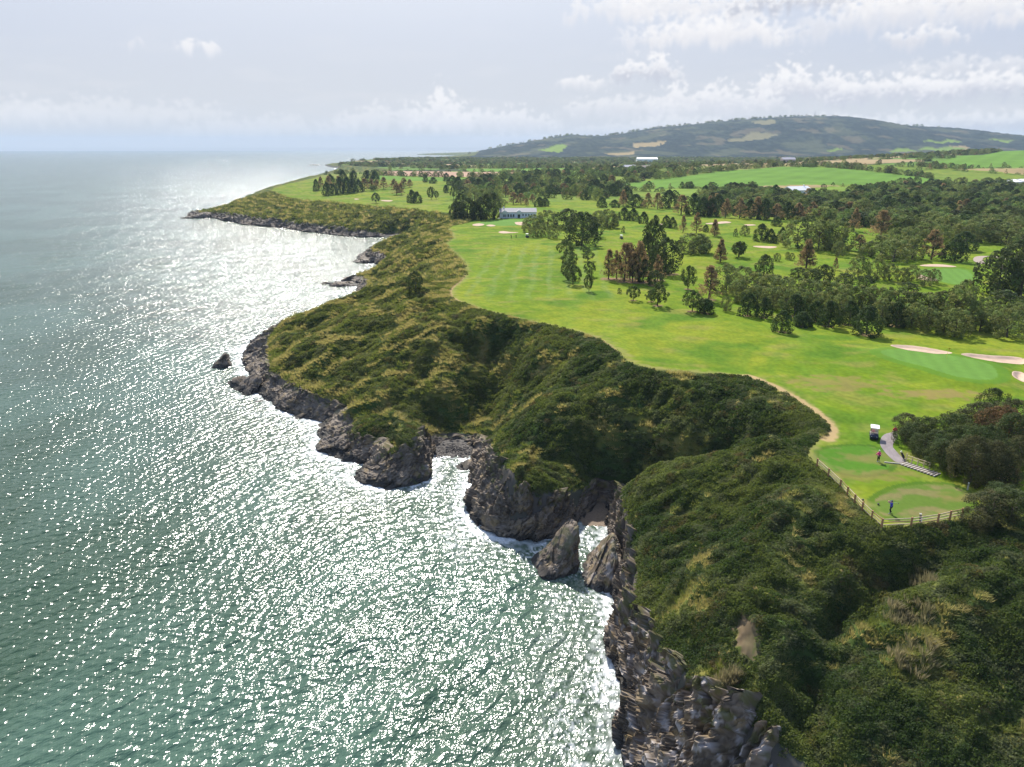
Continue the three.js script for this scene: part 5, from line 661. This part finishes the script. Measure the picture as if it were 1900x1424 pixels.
// ---------- people ----------
function body(bones, res, half, cy) { // bones: [a, b, ra, rb, colour]; one continuous surface
  const mc = new MarchingCubes(res, std([1, 1, 1]), false, true, 60000), n = res, hs = n / 2; mc.isolation = 0;
  const B = bones.map(([a, b, ra, rb, c]) => { const A = V(...a), D = V(...b).sub(A); return { A, D, l: D.lengthSq() || 1e-6, ra, rb, c }; });
  const dist = (p, k) => { const dx = p.x - k.A.x, dy = p.y - k.A.y, dz = p.z - k.A.z, t = clamp((dx * k.D.x + dy * k.D.y + dz * k.D.z) / k.l); return Math.hypot(dx - k.D.x * t, dy - k.D.y * t, dz - k.D.z * t) - lerp(k.ra, k.rb, t); };
  const p = V(0, 0, 0);
  for (let z = 0; z < n; z++) for (let y = 0; y < n; y++) for (let x = 0; x < n; x++) { p.set((x - hs) / hs * half, (y - hs) / hs * half + cy, (z - hs) / hs * half); let s = 0; for (const k of B) s += Math.exp(-30 * dist(p, k)); mc.field[x + y * n + z * n * n] = Math.log(Math.max(s, 1e-30)) / 30; }
  mc.update();
  const c = mc.count, pos = new Float32Array(c * 3), col = new Float32Array(c * 3);
  for (let i = 0; i < c; i++) { p.set(mc.positionArray[i * 3] * half, mc.positionArray[i * 3 + 1] * half + cy, mc.positionArray[i * 3 + 2] * half); pos.set([p.x, p.y, p.z], i * 3); let best = 9, bc = [1, 1, 1]; for (const k of B) { const d = dist(p, k); if (d < best) { best = d; bc = k.c; } } col.set(bc, i * 3); }
  const g = new THREE.BufferGeometry(); g.setAttribute('position', new THREE.BufferAttribute(pos, 3)); g.setAttribute('normal', new THREE.BufferAttribute(mc.normalArray.slice(0, c * 3), 3)); g.setAttribute('color', new THREE.BufferAttribute(col, 3));
  return g;
}
const skinC = [0.45, 0.27, 0.19], bodyMat = new THREE.MeshPhysicalMaterial({ vertexColors: true, roughness: 0.85, specularIntensity: 0.3, side: THREE.DoubleSide });
function figure(J, top, legs, shoes, hat, sleeve = top) { // J: joints; x to the person's left, z forward
  const b = [], limb = (a, c, ra, rb, col) => b.push([J[a], J[c], ra, rb, col]);
  limb('pelvis', 'waist', 0.135, 0.125, legs); b.push([[J.waist[0] - 0.06, J.waist[1], J.waist[2]], [J.chest[0] - 0.09, J.chest[1], J.chest[2]], 0.11, 0.12, top], [[J.waist[0] + 0.06, J.waist[1], J.waist[2]], [J.chest[0] + 0.09, J.chest[1], J.chest[2]], 0.11, 0.12, top]);
  limb('chest', 'neck', 0.10, 0.06, top); limb('neck', 'head', 0.055, 0.06, skinC); b.push([[J.head[0], J.head[1] + 0.03, J.head[2]], [J.head[0], J.head[1] + 0.12, J.head[2] + 0.01], 0.082, 0.095, skinC]);
  b.push([[J.head[0], J.head[1] + 0.06, J.head[2] + 0.09], [J.head[0], J.head[1] + 0.08, J.head[2] + 0.1], 0.018, 0.012, skinC]);
  for (const s of ['l', 'r']) {
    limb(s + 'Hip', s + 'Knee', 0.088, 0.062, legs); limb(s + 'Knee', s + 'Ankle', 0.06, 0.042, legs); b.push([J[s + 'Ankle'], [J[s + 'Toe'][0], J[s + 'Toe'][1], J[s + 'Toe'][2]], 0.045, 0.038, shoes]);
    limb(s + 'Shoulder', s + 'Elbow', 0.058, 0.045, sleeve); limb(s + 'Elbow', s + 'Wrist', 0.042, 0.03, skinC);
    const w = V(...J[s + 'Wrist']), e = V(...J[s + 'Elbow']), d = w.clone().sub(e).normalize(), side = V(d.z, 0.2, -d.x).normalize();
    for (let f = 0; f < 4; f++) { const o = w.clone().addScaledVector(side, (f - 1.5) * 0.019).addScaledVector(d, 0.04), q = o.clone().addScaledVector(d, 0.075 - 0.008 * Math.abs(f - 1.3)); q.y -= 0.02; b.push([w.toArray(), o.toArray(), 0.022, 0.012, skinC], [o.toArray(), q.toArray(), 0.0105, 0.0085, skinC]); }
    const th = w.clone().addScaledVector(side, -0.045).addScaledVector(d, 0.035); b.push([w.toArray(), th.toArray(), 0.016, 0.01, skinC]);
  }
  b.push([[J.lHip[0] * 0.6 + J.pelvis[0] * 0.4, J.pelvis[1], J.pelvis[2]], J.lHip, 0.11, 0.09, legs], [[J.rHip[0] * 0.6 + J.pelvis[0] * 0.4, J.pelvis[1], J.pelvis[2]], J.rHip, 0.11, 0.09, legs]);
  void hat; return b;
}
function person(label, [x, z], turn, J, cols, res = 84) {
  const o = thing('person', label, 'person', x, ground(x, z), z, turn);
  mesh('body', body(figure(J, cols.top, cols.legs, cols.shoes, null, cols.sleeve), res, 1.12, 0.98), bodyMat, o);
  const h = new THREE.SphereGeometry(0.115, 20, 12, 0, 6.2832, 0, 1.75).scale(0.95, 1.05, 1.08).translate(J.head[0], J.head[1] + 0.115, J.head[2] - 0.012);
  mesh(cols.capName ?? 'hair', h, std(cols.cap, 0.8), o); if (cols.capName) mesh('cap_peak', new THREE.CylinderGeometry(0.085, 0.095, 0.014, 16, 1, false, -1.57, 3.14).translate(J.head[0], J.head[1] + 0.12, J.head[2] + 0.1), std(cols.cap, 0.8), o);
  return o;
}
const stand = { pelvis: [0, 0.94, 0], waist: [0, 1.08, 0], chest: [0, 1.32, 0], neck: [0, 1.46, 0], head: [0, 1.55, 0.02], lHip: [0.1, 0.9, 0], rHip: [-0.1, 0.9, 0], lKnee: [0.13, 0.5, 0.03], rKnee: [-0.12, 0.5, 0.02], lAnkle: [0.15, 0.09, 0], rAnkle: [-0.14, 0.09, 0], lToe: [0.18, 0.045, 0.17], rToe: [-0.17, 0.045, 0.16], lShoulder: [0.19, 1.4, 0], rShoulder: [-0.19, 1.4, 0], lElbow: [0.3, 1.13, -0.03], rElbow: [-0.3, 1.13, -0.03], lWrist: [0.33, 0.89, 0.08], rWrist: [-0.33, 0.89, 0.08] };
const hips = { ...stand, lElbow: [0.42, 1.17, -0.08], rElbow: [-0.42, 1.17, -0.08], lWrist: [0.22, 1.0, 0.1], rWrist: [-0.22, 1.0, 0.1] };
const swing = { ...stand, pelvis: [0.03, 0.93, 0.02], lHip: [0.11, 0.89, 0.02], rHip: [-0.08, 0.89, 0.02], chest: [0.06, 1.31, 0.02], waist: [0.05, 1.07, 0.02], neck: [0.06, 1.45, 0.03], head: [0.07, 1.54, 0.05], lShoulder: [0.2, 1.4, -0.08], rShoulder: [-0.06, 1.38, 0.14], lElbow: [0.42, 1.46, 0.06], rElbow: [0.18, 1.44, 0.34], lWrist: [0.38, 1.6, 0.24], rWrist: [0.33, 1.6, 0.28], lKnee: [0.15, 0.48, 0.05], rKnee: [0.0, 0.48, 0.12], lAnkle: [0.18, 0.09, 0], rAnkle: [-0.24, 0.13, 0.02], lToe: [0.26, 0.045, 0.15], rToe: [-0.16, 0.045, 0.16] };
person('golfer in a royal blue top finishing a swing on the near tee', THINGS.golfer, -2.4, swing, { top: [0.06, 0.07, 0.42], legs: [0.012, 0.014, 0.028], shoes: [0.4, 0.4, 0.4], cap: [0.03, 0.03, 0.09], capName: 'cap' });
person('woman in a bright pink top and black trousers on the back tee', THINGS.lady, 0.35, hips, { top: [0.85, 0.07, 0.27], legs: [0.012, 0.012, 0.014], shoes: [0.7, 0.68, 0.65], cap: [0.6, 0.5, 0.42] });
person('person in a red top standing at the end of the asphalt path', THINGS.redman, -0.5, { ...stand, lWrist: [0.2, 0.98, 0.2], lElbow: [0.28, 1.12, 0.04] }, { top: [0.5, 0.025, 0.05], legs: [0.02, 0.015, 0.02], shoes: [0.6, 0.6, 0.6], cap: [0.08, 0.04, 0.03] });
person('left of the two tiny golfers before the clubhouse bunkers', THINGS.fg1, 1, stand, { top: [0.1, 0.12, 0.05], legs: [0.03, 0.03, 0.03], shoes: [0.1, 0.1, 0.1], cap: [0.05, 0.04, 0.03] }, 44);
person('right of the two tiny golfers before the clubhouse bunkers', THINGS.fg2, 2, stand, { top: [0.02, 0.02, 0.03], legs: [0.02, 0.02, 0.02], shoes: [0.1, 0.1, 0.1], cap: [0.05, 0.04, 0.03] }, 44);
person('tiny golfer on the fairway right of the large cypress', THINGS.fg3, 0, stand, { top: [0.05, 0.09, 0.07], legs: [0.02, 0.02, 0.02], shoes: [0.1, 0.1, 0.1], cap: [0.05, 0.04, 0.03] }, 44);
{ // the club follows the golfer's hands over the shoulder
  const [x, z] = THINGS.golfer, g = thing('golf_club', 'golf club held over the shoulder of the golfer in blue', 'golf club', x, ground(x, z), z, -2.4);
  mesh('shaft', rod([0.37, 1.64, 0.3], [0.02, 1.62, -0.62], 0.012, 0.009), M.steel, g); mesh('grip', rod([0.4, 1.642, 0.37], [0.33, 1.638, 0.2], 0.016, 0.015), M.black, g); mesh('club_head', new THREE.SphereGeometry(0.06, 14, 8).scale(1, 0.6, 1.2).translate(-0.01, 1.6, -0.67), M.black, g);
}
// ---------- golf bags and carts ----------
function golfBag(label, x, y, z, turn, trolley) {
  const o = thing(trolley ? 'golf_trolley' : 'golf_bag', label, trolley ? 'golf trolley' : 'golf bag', x, y, z, turn), R = rng(trolley ? 5 : 6), lean = trolley ? 0.45 : 0.16;
  const T = (g) => g.rotateX(-lean).translate(0, trolley ? 0.28 : 0.02, 0);
  const bag = mesh('bag', T(mergeGeometries([new THREE.CylinderGeometry(0.14, 0.125, 0.86, 18).translate(0, 0.43, 0), new THREE.TorusGeometry(0.14, 0.02, 8, 20).rotateX(1.5708).translate(0, 0.86, 0)])), M.black, o);
  mesh('pocket', T(new THREE.CylinderGeometry(0.07, 0.075, 0.42, 12).scale(1.3, 1, 0.8).translate(0, 0.36, 0.14)), trolley ? M.navy : M.white, bag);
  for (let k = 0; k < 6; k++) { const a = k * 1.05, cx = Math.cos(a) * 0.07, cz = Math.sin(a) * 0.07, h = 1.02 + 0.12 * R(); const c = mesh('club', T(rod([cx, 0.6, cz], [cx * 1.3, h, cz * 1.3], 0.008)), M.steel, o); mesh('club_head', T(new THREE.SphereGeometry(0.045, 10, 6).scale(1.3, 0.7, 0.9).translate(cx * 1.3, h, cz * 1.3)), k % 2 ? M.white : M.steel, c); }
  if (trolley) { for (const s of [-1, 1]) { const w = mesh('wheel', new THREE.TorusGeometry(0.13, 0.03, 8, 22).rotateY(1.5708).translate(s * 0.32, 0.15, 0.1), M.rubber, o); mesh('hub', rod([s * 0.29, 0.15, 0.1], [s * 0.35, 0.15, 0.1], 0.05), M.white, w); } mesh('frame', mergeGeometries([rod([-0.32, 0.15, 0.1], [0.32, 0.15, 0.1], 0.02), rod([0, 0.18, 0.15], [0, 1.0, -0.5], 0.02), rod([-0.12, 1.0, -0.5], [0.12, 1.0, -0.5], 0.022), rod([0, 0.15, 0.1], [0, 0.1, 0.5], 0.02)]), M.black, o); mesh('front_wheel', new THREE.TorusGeometry(0.09, 0.025, 8, 18).rotateY(1.5708).translate(0, 0.11, 0.55), M.rubber, o); }
  else for (const s of [-1, 1]) mesh('stand_leg', rod([s * 0.06, 0.72, 0.0], [s * 0.28, 0, 0.42], 0.012), M.steel, o);
}
{ const [x, z] = THINGS.bag; golfBag('black and white golf bag on its stand before the fence', x, ground(x, z), z, 0.3, false); }
{ const [x, z] = THINGS.trolley; golfBag('dark golf trolley and bag parked where the asphalt path ends', x, ground(x, z), z, 0.9, true); }
function golfCart(label, [x, z], turn) {
  const o = thing('golf_cart', label, 'golf cart', x, ground(x, z), z, turn);
  const ex = new THREE.Shape(); ex.moveTo(-1.15, 0.28); ex.lineTo(1.12, 0.28); ex.lineTo(1.18, 0.55); ex.quadraticCurveTo(1.1, 0.86, 0.72, 0.9); ex.lineTo(0.52, 0.5); ex.lineTo(-0.15, 0.45); ex.lineTo(-0.22, 0.62); ex.lineTo(-1.1, 0.66); ex.closePath();
  mesh('body', new THREE.ExtrudeGeometry(ex, { depth: 1.08, bevelSize: 0.04, bevelThickness: 0.04, bevelSegments: 2 }).translate(0, 0, -0.54).rotateY(-1.5708), M.navy, o);
  mesh('roof', new THREE.ExtrudeGeometry((() => { const s = new THREE.Shape(), a = 0.58, b = 0.82, q = 0.16; s.moveTo(-a + q, -b); s.lineTo(a - q, -b); s.quadraticCurveTo(a, -b, a, -b + q); s.lineTo(a, b - q); s.quadraticCurveTo(a, b, a - q, b); s.lineTo(-a + q, b); s.quadraticCurveTo(-a, b, -a, b - q); s.lineTo(-a, -b + q); s.quadraticCurveTo(-a, -b, -a + q, -b); return s; })(), { depth: 0.05, bevelSize: 0.03, bevelThickness: 0.03, bevelSegments: 2 }).rotateX(-1.5708).translate(0, 1.78, -0.1), M.white, o);
  for (const [px, pz, qz] of [[-0.5, 0.62, 0.42], [0.5, 0.62, 0.42], [-0.5, -0.72, -0.8], [0.5, -0.72, -0.8]]) mesh('roof_post', rod([px, 0.6, pz], [px, 1.8, qz], 0.02), M.black, o);
  mesh('windscreen', box(0.98, 0.72, 0.012).rotateX(-0.17).translate(0, 1.3, 0.55), new THREE.MeshPhysicalMaterial({ color: 0xffffff, transmission: 1, roughness: 0.05, thickness: 0 }), o);
  mesh('seat', box(1.02, 0.16, 0.5, 0, 0.72, -0.4), M.cream, o); mesh('seat_back', box(1.02, 0.42, 0.1).rotateX(-0.15).translate(0, 1.02, -0.68), M.cream, o);
  mesh('steering_wheel', new THREE.TorusGeometry(0.16, 0.018, 8, 20).rotateX(-0.9).translate(-0.25, 1.0, 0.32), M.black, o);
  for (const s of [-1, 1]) for (const pz of [0.82, -0.72]) { const w = mesh('wheel', new THREE.TorusGeometry(0.17, 0.075, 10, 22).rotateY(1.5708).translate(s * 0.5, 0.235, pz), M.rubber, o); mesh('hub', rod([s * 0.45, 0.235, pz], [s * 0.55, 0.235, pz], 0.11, 0.11, 14), M.white, w); }
  for (const s of [-1, 1]) mesh('headlight', new THREE.SphereGeometry(0.06, 12, 8).translate(s * 0.36, 0.62, 1.17), M.white, o);
  mesh('bag_rack', mergeGeometries([rod([-0.45, 0.95, -0.98], [0.45, 0.95, -0.98], 0.02), rod([-0.45, 0.62, -1.0], [-0.45, 0.95, -0.98], 0.02), rod([0.45, 0.62, -1.0], [0.45, 0.95, -0.98], 0.02)]), M.black, o);
}
golfCart('white roofed golf cart parked on the grass by the asphalt path', THINGS.cart, -0.42);
golfCart('tiny golf cart on the fairway left of the large cypress', THINGS.cart2, 0.3);
golfCart('tiny golf cart on the fairway beyond the middle clump', THINGS.cart3, 0.2);

// ---------- buildings ----------
function gable(w, d, h, over = 0.3) { // a pitched roof solid, ridge along x
  const s = new THREE.Shape(); s.moveTo(-d / 2 - over, 0); s.lineTo(d / 2 + over, 0); s.lineTo(d / 2 + over, 0.16); s.lineTo(0, h); s.lineTo(-d / 2 - over, 0.16); s.closePath();
  return new THREE.ExtrudeGeometry(s, { depth: w + over * 2, bevelEnabled: false }).translate(0, 0, -w / 2 - over).rotateY(1.5708);
}
function window_(parent, x, y, z, w, h, wall = M.white) { const f = mesh('window', mergeGeometries([box(w + 0.2, 0.12, 0.12, x, y + h / 2 + 0.06, z), box(w + 0.3, 0.12, 0.2, x, y - h / 2 - 0.06, z), box(0.1, h, 0.12, x - w / 2 - 0.05, y, z), box(0.1, h, 0.12, x + w / 2 + 0.05, y, z), box(0.06, h, 0.1, x, y, z)]), wall, parent); mesh('pane', box(w, h, 0.05, x, y, z - 0.02), M.glass, f); }
{
  const [x0, z0] = THINGS.club_l, [x1, z1] = THINGS.club_r, cx = (x0 + x1) / 2, cz = (z0 + z1) / 2 - 4, y = ground(cx, cz + 3), W = Math.hypot(x1 - x0, z1 - z0), c = thing('clubhouse', 'long white clubhouse with grey roof at the end of the fairway', 'building', cx, y, cz, 0.05), f = 4;
  mesh('wall', mergeGeometries([box(W, 3.5, 8, 0, 1.75, 0), box(3.0, 3.6, 1.4, -W / 2 + 3, 1.8, 4.2), box(3.6, 3.6, 1.2, 0.4, 1.8, 4.2), box(W * 0.36, 1.6, 7.6, W * 0.31, -0.9, 0.3)]), M.wall, c);
  mesh('roof', gable(W, 8, 2.5).translate(0, 3.5, 0), M.roofgrey, c);
  for (const [gx0, gw] of [[-W / 2 + 3, 3.4], [0.4, 3.8]]) { const r = mesh('gable_roof', gable(4.6, gw, 1.7, 0.25).rotateY(1.5708).translate(gx0, 3.45, 3.0), M.roofgrey, c); const tri = new THREE.Shape(); tri.moveTo(-gw / 2, 0); tri.lineTo(gw / 2, 0); tri.lineTo(0, 1.5); tri.closePath(); mesh('gable_wall', new THREE.ExtrudeGeometry(tri, { depth: 0.1, bevelEnabled: false }).translate(gx0, 3.5, 5.55), M.wall, r); }
  const chim = mesh('chimney', box(0.8, 1.4, 0.8, -W / 2 + 2.6, 6, -0.5), M.wall, c); mesh('chimney_pot', rod([-W / 2 + 2.6, 6.7, -0.5], [-W / 2 + 2.6, 7.1, -0.5], 0.18, 0.15), M.slate, chim);
  for (const k of [-W / 2 + 2.2, -W / 2 + 3, -W / 2 + 3.8]) window_(c, k, 1.5, 4.97, 0.62, 1.7);
  for (const k of [-4.6, -3, -6.3]) window_(c, k, 1.5, f + 0.06, 1.1, 1.8);
  const d = mesh('door', mergeGeometries([box(1.6, 2.3, 0.08, 0.4, 1.15, 4.87), box(0.06, 2.3, 0.12, 0.4, 1.15, 4.88)]), M.glass, c); mesh('handle', box(0.04, 0.4, 0.06, 0.5, 1.1, 4.96), M.steel, d);
  for (let k = 0; k < 5; k++) window_(c, 3.1 + k * (W / 2 - 3.6) / 4.4, 1.9, f + 0.06, 0.75, 1.3);
  for (let k = 0; k < 2; k++) window_(c, W * 0.3 + k * 2.6, -0.8, f + 0.16, 1.0, 0.7);
  mesh('terrace', box(W * 0.55, 0.3, 2.6, -W * 0.18, 0.0, 6.0), M.concrete, c); mesh('ramp', box(6.5, 0.18, 1.2).rotateZ(0.14).translate(-W / 2 - 2.8, -0.3, 5.2), M.white, c);
}
function house(label, [x, z], w, d, h, turn, wallM, roofM, o2 = {}) {
  const o = thing(o2.name ?? 'house', label, 'building', x, ground(x, z) - 0.2, z, turn);
  mesh('wall', mergeGeometries([box(w, h, d, 0, h / 2, 0).toNonIndexed(), (() => { const s = new THREE.Shape(); s.moveTo(-d / 2, 0); s.lineTo(d / 2, 0); s.lineTo(0, (o2.rh ?? d * 0.34) - 0.12); s.closePath(); return new THREE.ExtrudeGeometry(s, { depth: w, bevelEnabled: false }).translate(0, h, -w / 2).rotateY(1.5708); })()]), wallM, o); const rf = mesh('roof', gable(w, d, o2.rh ?? d * 0.34, 0.4).translate(0, h, 0), roofM, o);
  if (!o2.plain) { mesh('chimney', box(0.9, 1.6, 0.8, w * 0.32, h + d * 0.32, 0), wallM, rf); for (let k = 0; k < 4; k++) window_(o, -w * 0.38 + k * w * 0.25, h * 0.5, d / 2 + 0.06, w * 0.09, h * 0.4); }
  if (o2.gableGlass) { const g = new THREE.Shape(); g.moveTo(-d * 0.28, 0.4); g.lineTo(d * 0.28, 0.4); g.lineTo(d * 0.2, h + 1.4); g.lineTo(-d * 0.2, h + 1.4); g.closePath(); mesh('gable_window', new THREE.ExtrudeGeometry(g, { depth: 0.1, bevelEnabled: false }).rotateY(-1.5708).translate(-w / 2 - 0.06, 0, 0), M.glass, o); }
  return o;
}
const paleroof = std([0.8, 0.78, 0.76], 0.6), tin = std([0.55, 0.5, 0.5], 0.6);
house('white farmhouse with a pale roof and dark gable behind the wood', [THINGS.farm[0], THINGS.farm[1]], 24, 12, 5.5, 0.45, M.wall, paleroof, { gableGlass: true, rh: 3.4 });
for (let k = 0; k < 3; k++) house(['leftmost', 'middle', 'rightmost'][k] + ' of the three pale roofed sheds at the right edge', [THINGS.sheds[0] - 14 + k * 19, THINGS.sheds[1] - k * 8], 20, 17, 4.2, 0.5, tin, paleroof, { name: 'farm_shed', plain: true, rh: 2.6 }).userData.group = 'sheds at the right edge';
house('long pale roofed building in the far trees left of the big field', [THINGS.house2[0], THINGS.house2[1]], 62, 30, 9, 0, M.wall, paleroof, { name: 'farm_shed', plain: true, rh: 5 });
house('small white house among trees left of the big field', [THINGS.house3[0], THINGS.house3[1]], 18, 9, 5, 0.2, M.wall, tin, {});
house('brown roofed house right of the small white house', [THINGS.house4[0] + 8, THINGS.house4[1]], 16, 9, 4.5, 0, M.wall, std([0.3, 0.22, 0.17], 0.8), {});
house('stone coloured house above the top edge of the big field', [THINGS.house5[0], THINGS.house5[1] - 40], 22, 10, 6, 0.1, std([0.42, 0.38, 0.34], 0.9), tin, {});
{ // mast on the hill
  const x = 2010, z = ZR, y = groundY(x, z) - 4, m = thing('radio_mast', 'thin mast on the skyline of the hill', 'mast', x, y, z); mesh('tower', rod([0, 0, 0], [0, 34, 0], 2.2, 0.7, 6), M.slate, m); mesh('antenna', rod([0, 34, 0], [0, 44, 0], 0.6, 0.3, 6), M.slate, m);
  const [px, pz] = THINGS.picnic, t = thing('bench', 'white bench under the dark cypresses at the right edge', 'bench', px, ground(px, pz), pz, 0.1); mesh('seat', box(2.2, 0.08, 0.5, 0, 0.48, 0), M.white, t); mesh('backrest', box(2.2, 0.45, 0.06, 0, 0.85, -0.26), M.white, t); for (const s of [-0.9, 0.9]) mesh('leg', box(0.08, 0.5, 0.5, s, 0.24, 0), M.white, t);
}
renderer.render(scene, camera);
